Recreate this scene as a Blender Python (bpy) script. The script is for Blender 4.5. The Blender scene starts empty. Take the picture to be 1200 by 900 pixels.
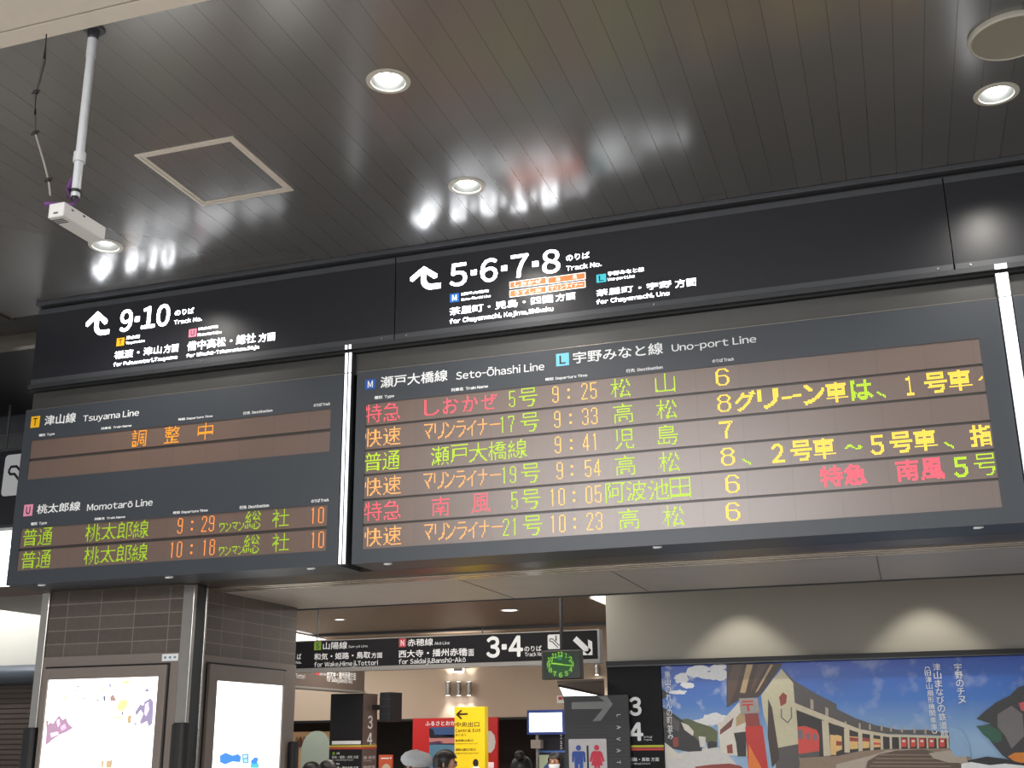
import bpy, bmesh, math, random
import numpy as np
from mathutils import Vector, Matrix
random.seed(4)
SC = bpy.context.scene
COL = SC.collection

# ------------------------------------------------------------------ camera
F = 1350.046                      # focal length in pixels of the 1200x900 frame
YAW, PIT, ROL = (math.radians(a) for a in (-18.1488, 17.1197, -0.6664))
CAM = Vector((0, 0, 1.7))
_fw = Vector((math.sin(YAW) * math.cos(PIT), math.cos(YAW) * math.cos(PIT), math.sin(PIT)))
_rt = Vector((math.cos(YAW), -math.sin(YAW), 0))
_up = _rt.cross(_fw)
R2 = _rt * math.cos(ROL) + _up * math.sin(ROL)
U2 = -_rt * math.sin(ROL) + _up * math.cos(ROL)
cd = bpy.data.cameras.new('camera')
cd.sensor_width = 36
cd.lens = 36 * F / 1200
cd.clip_start = 0.05
cam = bpy.data.objects.new('camera', cd)
COL.objects.link(cam)
cam.matrix_world = Matrix(((R2.x, U2.x, -_fw.x, CAM.x), (R2.y, U2.y, -_fw.y, CAM.y), (R2.z, U2.z, -_fw.z, CAM.z), (0, 0, 0, 1)))
SC.camera = cam

# ------------------------------------------------------------------ world, big lights, exposure
w = bpy.data.worlds.new('world')
SC.world = w
w.use_nodes = True
w.node_tree.nodes['Background'].inputs[0].default_value = (0.95, 0.97, 1.0, 1)
w.node_tree.nodes['Background'].inputs[1].default_value = 0.5
SC.view_settings.view_transform = 'Standard'
SC.view_settings.look = 'None'
SC.view_settings.exposure = 0.0
SC.view_settings.gamma = 1.0
SC.view_settings.use_curve_mapping = False
SC.cycles.max_bounces = 6
SC.cycles.use_denoising = True
SC.cycles.sample_clamp_indirect = 4.0

def area_light(name, loc, size, power, rot=(0, 0, 0), color=(1, 1, 1), size_y=None, shape='RECTANGLE'):
    l = bpy.data.lights.new(name, 'AREA')
    l.shape = shape
    l.size = size
    if shape in ('RECTANGLE', 'ELLIPSE'):
        l.size_y = size_y or size
    l.energy = power
    l.color = color
    o = bpy.data.objects.new(name, l)
    COL.objects.link(o)
    o.location = loc
    o.rotation_euler = rot
    return o

def spot_light(name, loc, power, angle, blend=0.3, rot=(0, 0, 0), color=(1, 0.95, 0.88), radius=0.03):
    l = bpy.data.lights.new(name, 'SPOT')
    l.energy = power
    l.spot_size = math.radians(angle)
    l.spot_blend = blend
    l.color = color
    l.shadow_soft_size = radius
    o = bpy.data.objects.new(name, l)
    COL.objects.link(o)
    o.location = loc
    o.rotation_euler = rot
    return o

# unseen area lights added to brighten the front hall (behind and beside the viewer)
area_light('hall_fill_light', (-3.0, 1.2, 4.9), 5.0, 170, (0, 0, 0), (1, 0.97, 0.93), 0.5)
area_light('hall_fill_light', (3.5, 2.4, 4.9), 4.0, 100, (0, 0, 0), (1, 0.97, 0.93), 0.5)
area_light('hall_fill_light', (-3.6, -4.4, 4.75), 5.0, 420, (math.radians(40), 0, 0), (1, 0.98, 0.96), 1.0)  # added and tilted to put a soft glare on the LED panels
# unseen area lights added to brighten the rear hall
area_light('rear_fill_light', (-4.6, 11.9, 3.04), 3.0, 70, (0, 0, 0), (1, 0.92, 0.82), 0.3)
area_light('rear_fill_light', (-4.4, 9.75, 3.05), 3.6, 42, (math.radians(25), 0, 0), (1, 0.94, 0.86), 0.3)  # added in front of the hanging sign to lift its lettering
area_light('rear_fill_light', (-7.0, 13.4, 3.04), 1.6, 45, (0, 0, 0), (1, 0.92, 0.82), 0.3)
# cove lamp of the side passage at the far left
area_light('cove_lamp', (-10.6, 11.0, 3.9), 2.0, 62, (math.radians(60), 0, 0), (0.95, 0.98, 1), 0.3)
# two wall washers in the slot above the mural
for _x in (-1.27, 0.2):
    spot_light('wall_washer', (_x, 9.62, 3.1), 34, 86, 0.45, color=(1, 0.93, 0.80))

# ------------------------------------------------------------------ helpers: pixel rays, materials, mesh builder
def ray(px, py):
    return R2 * ((px - 600) / F) + U2 * ((450 - py) / F) + _fw

def at(px, py, Y):
    d = ray(px, py)
    return CAM + d * (Y / d.y)

def atZ(px, py, Z):
    d = ray(px, py)
    return CAM + d * ((Z - CAM.z) / d.z)

def atX(px, py, X):
    d = ray(px, py)
    return CAM + d * (X / d.x)

def proj(p):
    d = Vector(p) - CAM
    k = d.dot(_fw)
    return 600 + F * d.dot(R2) / k, 450 - F * d.dot(U2) / k

def srgb(r, g, b):
    f = lambda c: (c / 255 / 12.92) if c / 255 <= 0.04045 else ((c / 255 + 0.055) / 1.055) ** 2.4
    return (f(r), f(g), f(b))

MATS = {}
def mat(name, col, rough=0.5, metal=0.0, emit=0.0, noise=0.08, scale=12.0, spec=0.5, coat=0.0, ecol=None):
    if name in MATS:
        return MATS[name]
    m = bpy.data.materials.new(name)
    m.use_nodes = True
    nt = m.node_tree
    b = nt.nodes['Principled BSDF']
    b.inputs['Roughness'].default_value = rough
    b.inputs['Metallic'].default_value = metal
    b.inputs['Specular IOR Level'].default_value = spec
    b.inputs['Coat Weight'].default_value = coat
    b.inputs['Base Color'].default_value = (*col, 1)
    if noise:
        tc = nt.nodes.new('ShaderNodeTexCoord')
        nz = nt.nodes.new('ShaderNodeTexNoise')
        nz.inputs['Scale'].default_value = scale
        nz.inputs['Detail'].default_value = 4
        mx = nt.nodes.new('ShaderNodeMix')
        mx.data_type = 'RGBA'
        mx.inputs[6].default_value = (*[c * (1 - noise) for c in col], 1)
        mx.inputs[7].default_value = (*[min(1, c * (1 + noise)) for c in col], 1)
        nt.links.new(tc.outputs['Object'], nz.inputs['Vector'])
        nt.links.new(nz.outputs['Fac'], mx.inputs[0])
        nt.links.new(mx.outputs[2], b.inputs['Base Color'])
    if emit:
        b.inputs['Emission Color'].default_value = (*(ecol or col), 1)
        b.inputs['Emission Strength'].default_value = emit
    MATS[name] = m
    return m

_GL = {}
def outline(s, bold=0.0):
    """outline of a string as flat faces, from the built-in typeface"""
    k = (s, bold, 'raw')
    if k in _GL:
        return _GL[k]
    if bold > 0:
        V0, P0, T0 = outline(s, 0.0)
        n0 = len(V0)
        Vb, Pb, Tb = [], [], []
        for q in range(8):
            Vb.append(V0 + [bold * math.cos(q * math.pi / 4), bold * math.sin(q * math.pi / 4)])
            Pb += [tuple(q * n0 + i for i in p) for p in P0]
            Tb.append(T0 + q * n0)
        _GL[k] = (np.concatenate(Vb), Pb, np.concatenate(Tb))
        return _GL[k]
    c = bpy.data.curves.new('t', 'FONT')
    c.body = s
    c.offset = bold
    c.resolution_u = 3
    o = bpy.data.objects.new('t', c)
    COL.objects.link(o)
    dg = bpy.context.evaluated_depsgraph_get()
    ev = o.evaluated_get(dg)
    me = ev.to_mesh()
    V = np.array([v.co[:2] for v in me.vertices])
    P = [tuple(p.vertices) for p in me.polygons]
    me.calc_loop_triangles()
    T = np.array([t.vertices[:] for t in me.loop_triangles])
    ev.to_mesh_clear()
    bpy.data.objects.remove(o)
    bpy.data.curves.remove(c)
    _GL[k] = (V, P, T)
    return _GL[k]

_w1, _w2 = outline('田')[0], outline('田田')[0]
EM = (_w2[:, 0].max() - _w1[:, 0].max())
MACRON = {'Ō': 'O', 'ō': 'o', 'ū': 'u', 'Ū': 'U'}
def glyphs(s, bold=0.0):
    """a line of text: Latin letters are set from the wide forms of the Japanese face, closely spaced"""
    k = (s, bold)
    if k in _GL:
        return _GL[k]
    Vs, Ps, Ts, n, x = [], [], [], 0, 0.0
    def put(V, P, T):
        nonlocal n
        Vs.append(V); Ps.extend(tuple(n + i for i in p) for p in P)
        Ts.append(np.array(T) + n)
        n += len(V)
    def bar(x0, x1, y0, y1):
        put(np.array([(x0, y0), (x1, y0), (x1, y1), (x0, y1)]), [(0, 1, 2, 3)], [(0, 1, 2), (0, 2, 3)])
    for ch in s:
        if ch == ' ':
            x += 0.26 * EM
            continue
        if ch == '·':
            d = 0.075 * EM + bold
            x += 0.05 * EM
            bar(x, x + 2 * d, 0.36 * EM - d, 0.36 * EM + d)
            x += 2 * d + 0.13 * EM
            continue
        base = MACRON.get(ch, ch)
        if 33 <= ord(base) < 127:
            V, P, T = outline(chr(ord(base) + 0xFEE0), bold)
            lo, hi = V.min(0), V.max(0)
            sq = 0.92 if base not in 'il1-' else (0.5 if base == '-' else 1.0)
            if base == 'j' and Vs:
                x -= 0.07 * EM
            W = (V - [lo[0], 0]) * [sq, 1] + [x, 0]
            put(W, P, T)
            if ch in MACRON:
                wd = (hi[0] - lo[0]) * sq
                bar(x + wd * 0.2, x + wd * 0.8, hi[1] + 0.06 * EM, hi[1] + 0.13 * EM + bold)
            x += (hi[0] - lo[0]) * sq + 0.085 * EM
        else:
            V, P, T = outline(ch, bold)
            put(V + [x, 0], P, T)
            x += EM
    _GL[k] = (np.concatenate(Vs), Ps, np.concatenate(Ts))
    return _GL[k]

def front(Y):
    return lambda u, v: (u, Y, v)

def lift(fr, k, step=4e-5):
    """the same drawing plane, a hair nearer to its viewer"""
    if not k:
        return fr
    o = Vector(fr(0, 0))
    nn = (Vector(fr(1, 0)) - o).cross(Vector(fr(0, 1)) - o).normalized() * (k * step)
    return lambda u, v: tuple(Vector(fr(u, v)) + nn)

class MB:
    def __init__(self):
        self.v, self.f, self.m = [], [], []
    def face(self, pts, mi=0):
        n = len(self.v)
        self.v += [tuple(p) for p in pts]
        self.f.append(tuple(range(n, n + len(pts))))
        self.m.append(mi)
        return self
    def box(self, x0, x1, y0, y1, z0, z1, mi=0):
        n = len(self.v)
        self.v += [(x, y, z) for z in (z0, z1) for y in (y0, y1) for x in (x0, x1)]
        for q in ((0, 2, 3, 1), (4, 5, 7, 6), (0, 1, 5, 4), (2, 6, 7, 3), (0, 4, 6, 2), (1, 3, 7, 5)):
            self.f.append(tuple(n + i for i in q))
            self.m.append(mi)
        return self
    def prism(self, pts, y0, y1, mi=0, axis='Y'):
        """polygon (u,v) extruded along an axis: Y -> (u,*,v), Z -> (u,v,*), X -> (*,u,v)"""
        mp = {'Y': lambda p, t: (p[0], t, p[1]), 'Z': lambda p, t: (p[0], p[1], t), 'X': lambda p, t: (t, p[0], p[1])}[axis]
        n, k = len(self.v), len(pts)
        self.v += [mp(p, y0) for p in pts] + [mp(p, y1) for p in pts]
        self.f.append(tuple(range(n, n + k)))
        self.f.append(tuple(range(n + 2 * k - 1, n + k - 1, -1)))
        self.m += [mi, mi]
        for i in range(k):
            j = (i + 1) % k
            self.f.append((n + i, n + k + i, n + k + j, n + j))
            self.m.append(mi)
        return self
    def tube(self, pts, r, n=12, mi=0, caps=True):
        pts = [Vector(p) for p in pts]
        rs = r if isinstance(r, (list, tuple)) else [r] * len(pts)
        base = len(self.v)
        for i, p in enumerate(pts):
            a = pts[max(0, i - 1)]
            b = pts[min(len(pts) - 1, i + 1)]
            d = (b - a).normalized()
            s = d.cross(Vector((0, 0, 1)))
            if s.length < 1e-3:
                s = Vector((1, 0, 0))
            s.normalize()
            t = s.cross(d)
            for k in range(n):
                an = 2 * math.pi * k / n
                self.v.append(tuple(p + (s * math.cos(an) + t * math.sin(an)) * rs[i]))
        for i in range(len(pts) - 1):
            for k in range(n):
                a, b = base + i * n + k, base + i * n + (k + 1) % n
                self.f.append((a, b, b + n, a + n))
                self.m.append(mi)
        if caps:
            self.f.append(tuple(base + k for k in range(n))[::-1])
            self.f.append(tuple(base + (len(pts) - 1) * n + k for k in range(n)))
            self.m += [mi, mi]
        return self
    def lathe(self, prof, c, n=32, mi=0):
        """profile of (radius, z) turned about a vertical axis through c"""
        base = len(self.v)
        for r, z in prof:
            for k in range(n):
                a = 2 * math.pi * k / n
                self.v.append((c[0] + r * math.cos(a), c[1] + r * math.sin(a), c[2] + z))
        for i in range(len(prof) - 1):
            for k in range(n):
                a, b = base + i * n + k, base + i * n + (k + 1) % n
                self.f.append((a, b, b + n, a + n))
                self.m.append(mi)
        return self
    def ball(self, c, rx, ry, rz, n=16, mi=0, lo=-90, hi=90):
        base = len(self.v)
        st = 10
        for i in range(st + 1):
            la = math.radians(lo + (hi - lo) * i / st)
            for k in range(n):
                a = 2 * math.pi * k / n
                self.v.append((c[0] + rx * math.cos(la) * math.cos(a), c[1] + ry * math.cos(la) * math.sin(a), c[2] + rz * math.sin(la)))
        for i in range(st):
            for k in range(n):
                a, b = base + i * n + k, base + i * n + (k + 1) % n
                self.f.append((a, b, b + n, a + n))
                self.m.append(mi)
        return self
    # flat things drawn in a frame fr(u, v) -> point
    def poly(self, pts, fr, mi=0):
        return self.face([fr(*p) for p in pts], mi)
    def rect(self, u0, v0, u1, v1, fr, mi=0):
        return self.poly([(u0, v0), (u1, v0), (u1, v1), (u0, v1)], fr, mi)
    def disc(self, u, v, ru, rv, fr, mi=0, n=20):
        return self.poly([(u + ru * math.cos(2 * math.pi * k / n), v + rv * math.sin(2 * math.pi * k / n)) for k in range(n)], fr, mi)
    def stroke(self, pts, wd, fr, mi=0, joins=True):
        k = 0
        for (a, b), (c, d) in zip(pts[:-1], pts[1:]):
            L = math.hypot(c - a, d - b) or 1
            nx, ny = -(d - b) / L * wd / 2, (c - a) / L * wd / 2
            self.poly([(a - nx, b - ny), (c - nx, d - ny), (c + nx, d + ny), (a + nx, b + ny)], lift(fr, k), mi)
            k += 1
        if joins:
            for a, b in pts[1:-1]:
                self.disc(a, b, wd / 2, wd / 2, lift(fr, k), mi, 12)
                k += 1
        return self
    def text(self, s, u0, v0, u1, v1, fr, mi=0, bold=0.0):
        V, P, T = glyphs(s, min(bold, 0.0))
        b = max(bold, 0.0)
        lo, hi = V.min(0) - b, V.max(0) + b
        sc = np.array([(u1 - u0), (v1 - v0)]) / (hi - lo)
        for q in range(8 if b else 1):
            sh = np.array([b * math.cos(q * math.pi / 4), b * math.sin(q * math.pi / 4)]) if b else 0
            W = (V + sh - lo) * sc + np.array([u0, v0])
            n = len(self.v)
            f2 = lift(fr, q)
            self.v += [f2(x_, y_) for x_, y_ in W]
            self.f += [tuple(n + i for i in p) for p in P]
            self.m += [mi] * len(P)
        return self
    def build(self, name, mats, parent=None, smooth=False, bevel=0, origin=None):
        if not isinstance(mats, (list, tuple)):
            mats = [mats]
        off = Vector((0, 0, 0))
        if parent is not None:
            off = wloc(parent)
        V = np.array(self.v, float)
        org = Vector((0, 0, 0))
        if parent is None:
            org = Vector(origin) if origin else Vector(((V[:, 0].min() + V[:, 0].max()) / 2, (V[:, 1].min() + V[:, 1].max()) / 2, V[:, 2].min()))
            off = org
        me = bpy.data.meshes.new(name)
        me.from_pydata([tuple(Vector(p) - off) for p in self.v], [], self.f)
        for m in mats:
            me.materials.append(m)
        me.polygons.foreach_set('material_index', self.m)
        if smooth:
            me.polygons.foreach_set('use_smooth', [True] * len(me.polygons))
        me.update()
        o = bpy.data.objects.new(name, me)
        COL.objects.link(o)
        if parent is not None:
            o.parent = parent
        else:
            o.location = org
        if smooth:
            try:
                bm = bmesh.new(); bm.from_mesh(me)
                bmesh.ops.remove_doubles(bm, verts=bm.verts, dist=1e-5)
                for e in bm.edges:
                    if len(e.link_faces) == 2 and e.calc_face_angle() > 0.7:
                        e.smooth = False
                bm.to_mesh(me); bm.free()
            except Exception:
                pass
        if bevel:
            bv = o.modifiers.new('bevel', 'BEVEL')
            bv.width = bevel
            bv.segments = 2
            bv.limit_method = 'ANGLE'
        return o

def wloc(o):
    p = Vector((0, 0, 0))
    while o is not None:
        p += o.location
        o = o.parent
    return p

def thing(name, label, cat, loc=(0, 0, 0), group=None):
    o = bpy.data.objects.new(name, None)
    COL.objects.link(o)
    o.empty_display_size = 0.1
    o.location = loc
    return tag(o, label, cat, group)

def tag(o, label, cat, group=None):
    o['label'] = label
    o['category'] = cat
    if group:
        o['group'] = group
    return o

def struct(o):
    o['kind'] = 'structure'
    return o

# box of a text in the photo's frame (bottom-left pixel, top-right pixel) turned into a box on a wall plane
def PB(x0, y0, x1, y1, Y):
    a, b = at(x0, y0, Y), at(x1, y1, Y)
    return a.x, a.z, b.x, b.z

# ------------------------------------------------------------------ materials
M = {}
M['white_glow'] = mat('white_glow', (0.93, 0.96, 1), 0.5, emit=10.5, noise=0)
M['plate_white_glow'] = mat('plate_white_glow', (1, 1, 1), 0.5, emit=1.1, noise=0)
M['strip_glow'] = mat('strip_glow', (0.93, 0.95, 1), 0.5, emit=1.2, noise=0)
M['print_white'] = mat('print_white', (0.86, 0.88, 0.9), 0.5, noise=0.02)
M['sign_black'] = mat('sign_black', srgb(42, 43, 49), 0.3, noise=0.05)
M['frame_grey'] = mat('frame_grey', srgb(78, 80, 85), 0.4, 0.25, noise=0.06)
M['rail_grey'] = mat('rail_grey', srgb(62, 64, 67), 0.38, 0.3, noise=0.06)
M['gap_black'] = mat('gap_black', (0.006, 0.006, 0.007), 0.6, noise=0.05)
M['band_grey'] = mat('band_grey', srgb(88, 88, 87), 0.32, 0.5, noise=0.08, scale=5)
M['casing_grey'] = mat('casing_grey', srgb(60, 65, 72), 0.42, 0.1, noise=0.05)
M['under_metal'] = mat('under_metal', srgb(84, 78, 72), 0.3, 0.6, noise=0.15, scale=6)
M['soffit_metal'] = mat('soffit_metal', srgb(176, 169, 162), 0.5, 0.3, noise=0.08, scale=3)
M['lip_metal'] = mat('lip_metal', srgb(190, 180, 168), 0.22, 0.8, noise=0.08)
M['steel'] = mat('steel', srgb(176, 172, 166), 0.25, 0.85, noise=0.08)
M['clad_grey'] = mat('clad_grey', srgb(132, 122, 116), 0.5, 0.1, noise=0.05)
M['rubber'] = mat('rubber', srgb(34, 33, 34), 0.55, noise=0.1)
M['black'] = mat('black', srgb(18, 17, 20), 0.5, noise=0.1)
M['white_paint'] = mat('white_paint', srgb(205, 204, 203), 0.45, noise=0.04)
M['beige_wall'] = mat('beige_wall', srgb(188, 170, 152), 0.8, noise=0.04, scale=4)
M['grey_wall'] = mat('grey_wall', srgb(172, 168, 158), 0.75, noise=0.04, scale=3)
M['dark_ceiling'] = mat('dark_ceiling', srgb(92, 80, 72), 0.4, 0.2, noise=0.08)
M['dark_wall'] = mat('dark_wall', srgb(52, 45, 41), 0.7, noise=0.15)
M['floor'] = mat('floor_tile', srgb(200, 196, 190), 0.35, noise=0.08, scale=3)
M['lens'] = mat('lamp_glow', (1, 1, 0.98), 0.5, emit=16, noise=0)
M['panel_glow'] = mat('panel_glow', (1, 0.99, 0.97), 0.5, emit=3.0, noise=0)
M['reflector'] = mat('reflector', srgb(120, 122, 120), 0.3, 0.5, noise=0.03)
M['ring'] = mat('lamp_ring', srgb(205, 202, 190), 0.45, noise=0.04)

def led(name, rgb, s):
    return mat(name, tuple(c * 0.1 for c in srgb(*rgb)), 0.5, emit=s, noise=0, ecol=srgb(*rgb))
M['led_red'] = led('led_red', (255, 88, 108), 1.53)
M['led_orange'] = led('led_orange', (255, 176, 96), 1.53)
M['led_amber'] = led('led_amber', (255, 160, 30), 1.47)
M['led_gold'] = led('led_gold', (255, 200, 100), 1.53)
M['led_warm'] = led('led_warm', (255, 150, 66), 1.47)
M['led_leaf'] = led('led_leaf', (166, 208, 16), 1.15)
M['led_yellow'] = led('led_yellow', (255, 214, 70), 1.53)
M['led_green'] = led('led_green', (186, 226, 20), 1.4)

M['divider_grey'] = mat('divider_grey', srgb(60, 55, 54), 0.38)
def line_mat():
    """unlit brown LED modules: fine dot grid and module joints"""
    m = bpy.data.materials.new('led_module')
    m.use_nodes = True
    nt = m.node_tree
    b = nt.nodes['Principled BSDF']
    b.inputs['Roughness'].default_value = 0.32
    b.inputs['Specular IOR Level'].default_value = 1.0
    tc = nt.nodes.new('ShaderNodeTexCoord')
    mp = nt.nodes.new('ShaderNodeMapping')
    mp.inputs['Rotation'].default_value = (math.radians(90), 0, 0)
    br = nt.nodes.new('ShaderNodeTexBrick')
    br.offset = 0
    br.inputs['Scale'].default_value = 1.0
    br.inputs['Brick Width'].default_value = 0.2752
    br.inputs['Row Height'].default_value = 5.0
    br.inputs['Mortar Size'].default_value = 0.0022
    br.inputs['Color1'].default_value = (*srgb(114, 93, 83), 1)
    br.inputs['Color2'].default_value = (*srgb(109, 90, 81), 1)
    br.inputs['Mortar'].default_value = (*srgb(100, 82, 74), 1)
    vo = nt.nodes.new('ShaderNodeTexChecker')
    vo.inputs['Scale'].default_value = 1 / 0.0086
    vo.inputs['Color1'].default_value = (1.0, 1.0, 1.0, 1)
    vo.inputs['Color2'].default_value = (0.86, 0.86, 0.86, 1)
    mx = nt.nodes.new('ShaderNodeMix')
    mx.data_type = 'RGBA'
    mx.blend_type = 'MULTIPLY'
    mx.inputs[0].default_value = 1
    nt.links.new(tc.outputs['Object'], mp.inputs[0])
    nt.links.new(mp.outputs[0], br.inputs['Vector'])
    nt.links.new(tc.outputs['Object'], vo.inputs['Vector'])
    nt.links.new(br.outputs['Color'], mx.inputs[6])
    nt.links.new(vo.outputs['Color'], mx.inputs[7])
    nt.links.new(mx.outputs[2], b.inputs['Base Color'])
    return m
M['led_module'] = line_mat()

def plank_mat():
    """dark lacquered metal ceiling planks running away from the viewer"""
    m = bpy.data.materials.new('ceiling_planks')
    m.use_nodes = True
    nt = m.node_tree
    b = nt.nodes['Principled BSDF']
    b.inputs['Metallic'].default_value = 0.62
    b.inputs['Roughness'].default_value = 0.22
    b.inputs['Specular IOR Level'].default_value = 0.7
    tc = nt.nodes.new('ShaderNodeTexCoord')
    br = nt.nodes.new('ShaderNodeTexBrick')
    br.offset = 0
    br.inputs['Scale'].default_value = 1.0
    br.inputs['Brick Width'].default_value = 0.151
    br.inputs['Row Height'].default_value = 60.0
    br.inputs['Mortar Size'].default_value = 0.0022
    br.inputs['Color1'].default_value = (*srgb(146, 145, 144), 1)
    br.inputs['Color2'].default_value = (*srgb(141, 140, 139), 1)
    br.inputs['Mortar'].default_value = (*srgb(116, 112, 108), 1)
    mp = nt.nodes.new('ShaderNodeMapping')
    mp.inputs['Location'].default_value = (0.028, 30, 0)
    bp = nt.nodes.new('ShaderNodeBump')
    bp.inputs['Strength'].default_value = 0.1
    bp.inputs['Distance'].default_value = 0.003
    bp.invert = True
    nt.links.new(tc.outputs['Object'], mp.inputs[0])
    nt.links.new(mp.outputs[0], br.inputs['Vector'])
    nt.links.new(br.outputs['Color'], b.inputs['Base Color'])
    nt.links.new(br.outputs['Fac'], bp.inputs['Height'])
    nt.links.new(bp.outputs[0], b.inputs['Normal'])
    return m
M['planks'] = plank_mat()

def tile_mat(name, axis):
    m = bpy.data.materials.new(name)
    m.use_nodes = True
    nt = m.node_tree
    b = nt.nodes['Principled BSDF']
    b.inputs['Roughness'].default_value = 0.45
    tc = nt.nodes.new('ShaderNodeTexCoord')
    mp = nt.nodes.new('ShaderNodeMapping')
    mp.inputs['Rotation'].default_value = (math.radians(90), 0, 0) if axis == 'Y' else (math.radians(90), 0, math.radians(90))
    sx = nt.nodes.new('ShaderNodeSeparateXYZ')
    cx = nt.nodes.new('ShaderNodeCombineXYZ')
    br = nt.nodes.new('ShaderNodeTexBrick')
    br.offset = 0
    br.inputs['Scale'].default_value = 1.0
    br.inputs['Brick Width'].default_value = 0.305
    br.inputs['Row Height'].default_value = 0.1
    br.inputs['Mortar Size'].default_value = 0.0035
    br.inputs['Color1'].default_value = (*srgb(104, 94, 87), 1)
    br.inputs['Color2'].default_value = (*srgb(92, 83, 77), 1)
    br.inputs['Mortar'].default_value = (*srgb(140, 129, 120), 1)
    nt.links.new(tc.outputs['Object'], sx.inputs[0])
    nt.links.new(sx.outputs['X' if axis == 'Y' else 'Y'], cx.inputs['X'])
    nt.links.new(sx.outputs['Z'], cx.inputs['Y'])
    nz = nt.nodes.new('ShaderNodeTexNoise')
    nz.inputs['Scale'].default_value = 25
    mx = nt.nodes.new('ShaderNodeMix')
    mx.data_type = 'RGBA'
    mx.blend_type = 'MULTIPLY'
    mx.inputs[0].default_value = 0.25
    ad = nt.nodes.new('ShaderNodeVectorMath')
    ad.inputs[1].default_value = (10.04 if axis == 'Y' else 10.0, 10.07, 0)
    nt.links.new(cx.outputs[0], ad.inputs[0])
    nt.links.new(ad.outputs[0], br.inputs['Vector'])
    nt.links.new(tc.outputs['Object'], nz.inputs['Vector'])
    nt.links.new(br.outputs['Color'], mx.inputs[6])
    nt.links.new(nz.outputs['Fac'], mx.inputs[7])
    nt.links.new(mx.outputs[2], b.inputs['Base Color'])
    return m

# ------------------------------------------------------------------ the setting
ZC = 5.07        # ceiling of the front hall
ZS = 2.83        # soffit under the boards
ZR = 3.10        # ceiling of the rear hall
YB = 7.0         # front of signs and boards

LAMPS = [atZ(455, 95, ZC), atZ(547, 218, ZC), atZ(124, 288, ZC), atZ(1167.5, 110, ZC)]
# ceiling with round cut-outs for the downlights
cu = bpy.data.curves.new('ceil', 'CURVE')
cu.dimensions = '2D'
cu.fill_mode = 'BOTH'
def spline(pts):
    s = cu.splines.new('POLY')
    s.points.add(len(pts) - 1)
    for p, q in zip(s.points, pts):
        p.co = (q[0], q[1], 0, 1)
    s.use_cyclic_u = True
spline([(-6.72, 3.9), (9, 3.9), (9, 7.2), (-6.72, 7.2)])
for L in LAMPS:
    spline([(L.x + 0.105 * math.cos(2 * math.pi * k / 40), L.y + 0.105 * math.sin(2 * math.pi * k / 40)) for k in range(40)])
tmp = bpy.data.objects.new('ceil', cu)
COL.objects.link(tmp)
me = bpy.data.meshes.new_from_object(tmp.evaluated_get(bpy.context.evaluated_depsgraph_get()))
bpy.data.objects.remove(tmp)
ceil = bpy.data.objects.new('ceiling', me)
ceil.location = (0, 0, ZC)
me.materials.clear()
me.materials.append(M['planks'])
COL.objects.link(ceil)
struct(ceil)
struct(MB().box(-14, 9, -9, 22, -0.1, 0).build('floor', M['floor']))
# lighter beam crossing the hall over the viewer
ZBm = ZC - 0.05
b = MB().box(-14, 9, 3.852, 3.955, ZBm, ZC + 0.3, 0).box(-14, 9, 3.842, 3.852, ZBm + 0.015, ZC + 0.3, 1).box(-14, 9, 2.6, 3.842, ZBm + 0.002, ZC + 0.3, 0)
M['beam_paint'] = mat('beam_paint', srgb(222, 213, 201), 0.5, noise=0.05)
struct(b.build('ceiling_beam', [M['beam_paint'], M['frame_grey']]))
struct(MB().box(-14, 9, -9, 2.6, ZC, ZC + 0.2).build('ceiling_rear', M['dark_ceiling']))
struct(MB().box(-14, -6.75, 3.96, 7.3, ZC + 0.02, ZC + 0.2).box(-6.76, -6.72, 3.96, 7.2, ZC - 0.015, ZC + 0.2).build('ceiling_left', M['dark_wall']))
struct(MB().box(-14, -6.4, 7.3, 16, ZC + 0.1, ZC + 0.3).build('ceiling_passage', M['black']))
struct(MB().box(-14, -6.45, 7.76, 7.84, ZC - 0.02, ZC + 0.1).build('trim_2', M['lip_metal']))
struct(MB().box(-14, -6.45, 9.9, 9.98, ZC - 0.1, ZC + 0.1).build('trim_3', M['frame_grey']))

# beam (portal) that carries signs and boards
BX0, BX1 = -6.27, 9.0
struct(MB().box(BX0, BX1, 7.06, 7.37, 4.18, ZC + 0.2).box(BX0, BX1, 7.37, 9.2, ZS + 0.02, ZC + 0.2).build('wall_portal', M['band_grey']))
struct(MB().box(BX0, BX1, 6.965, 7.06, ZC - 0.035, ZC - 0.001).build('trim_1', M['frame_grey'], bevel=0.004))
struct(MB().box(BX0, BX1, 7.03, 7.06, ZC - 0.06, ZC - 0.036).build('trim_4', M['gap_black']))
struct(MB().box(BX0, BX1, 6.985, 7.06, 4.352, 4.386).build('trim_5', M['rail_grey'], bevel=0.003))
struct(MB().box(BX0, BX1, 7.02, 7.06, 4.335, 4.352).build('trim_6', M['gap_black']))
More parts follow.
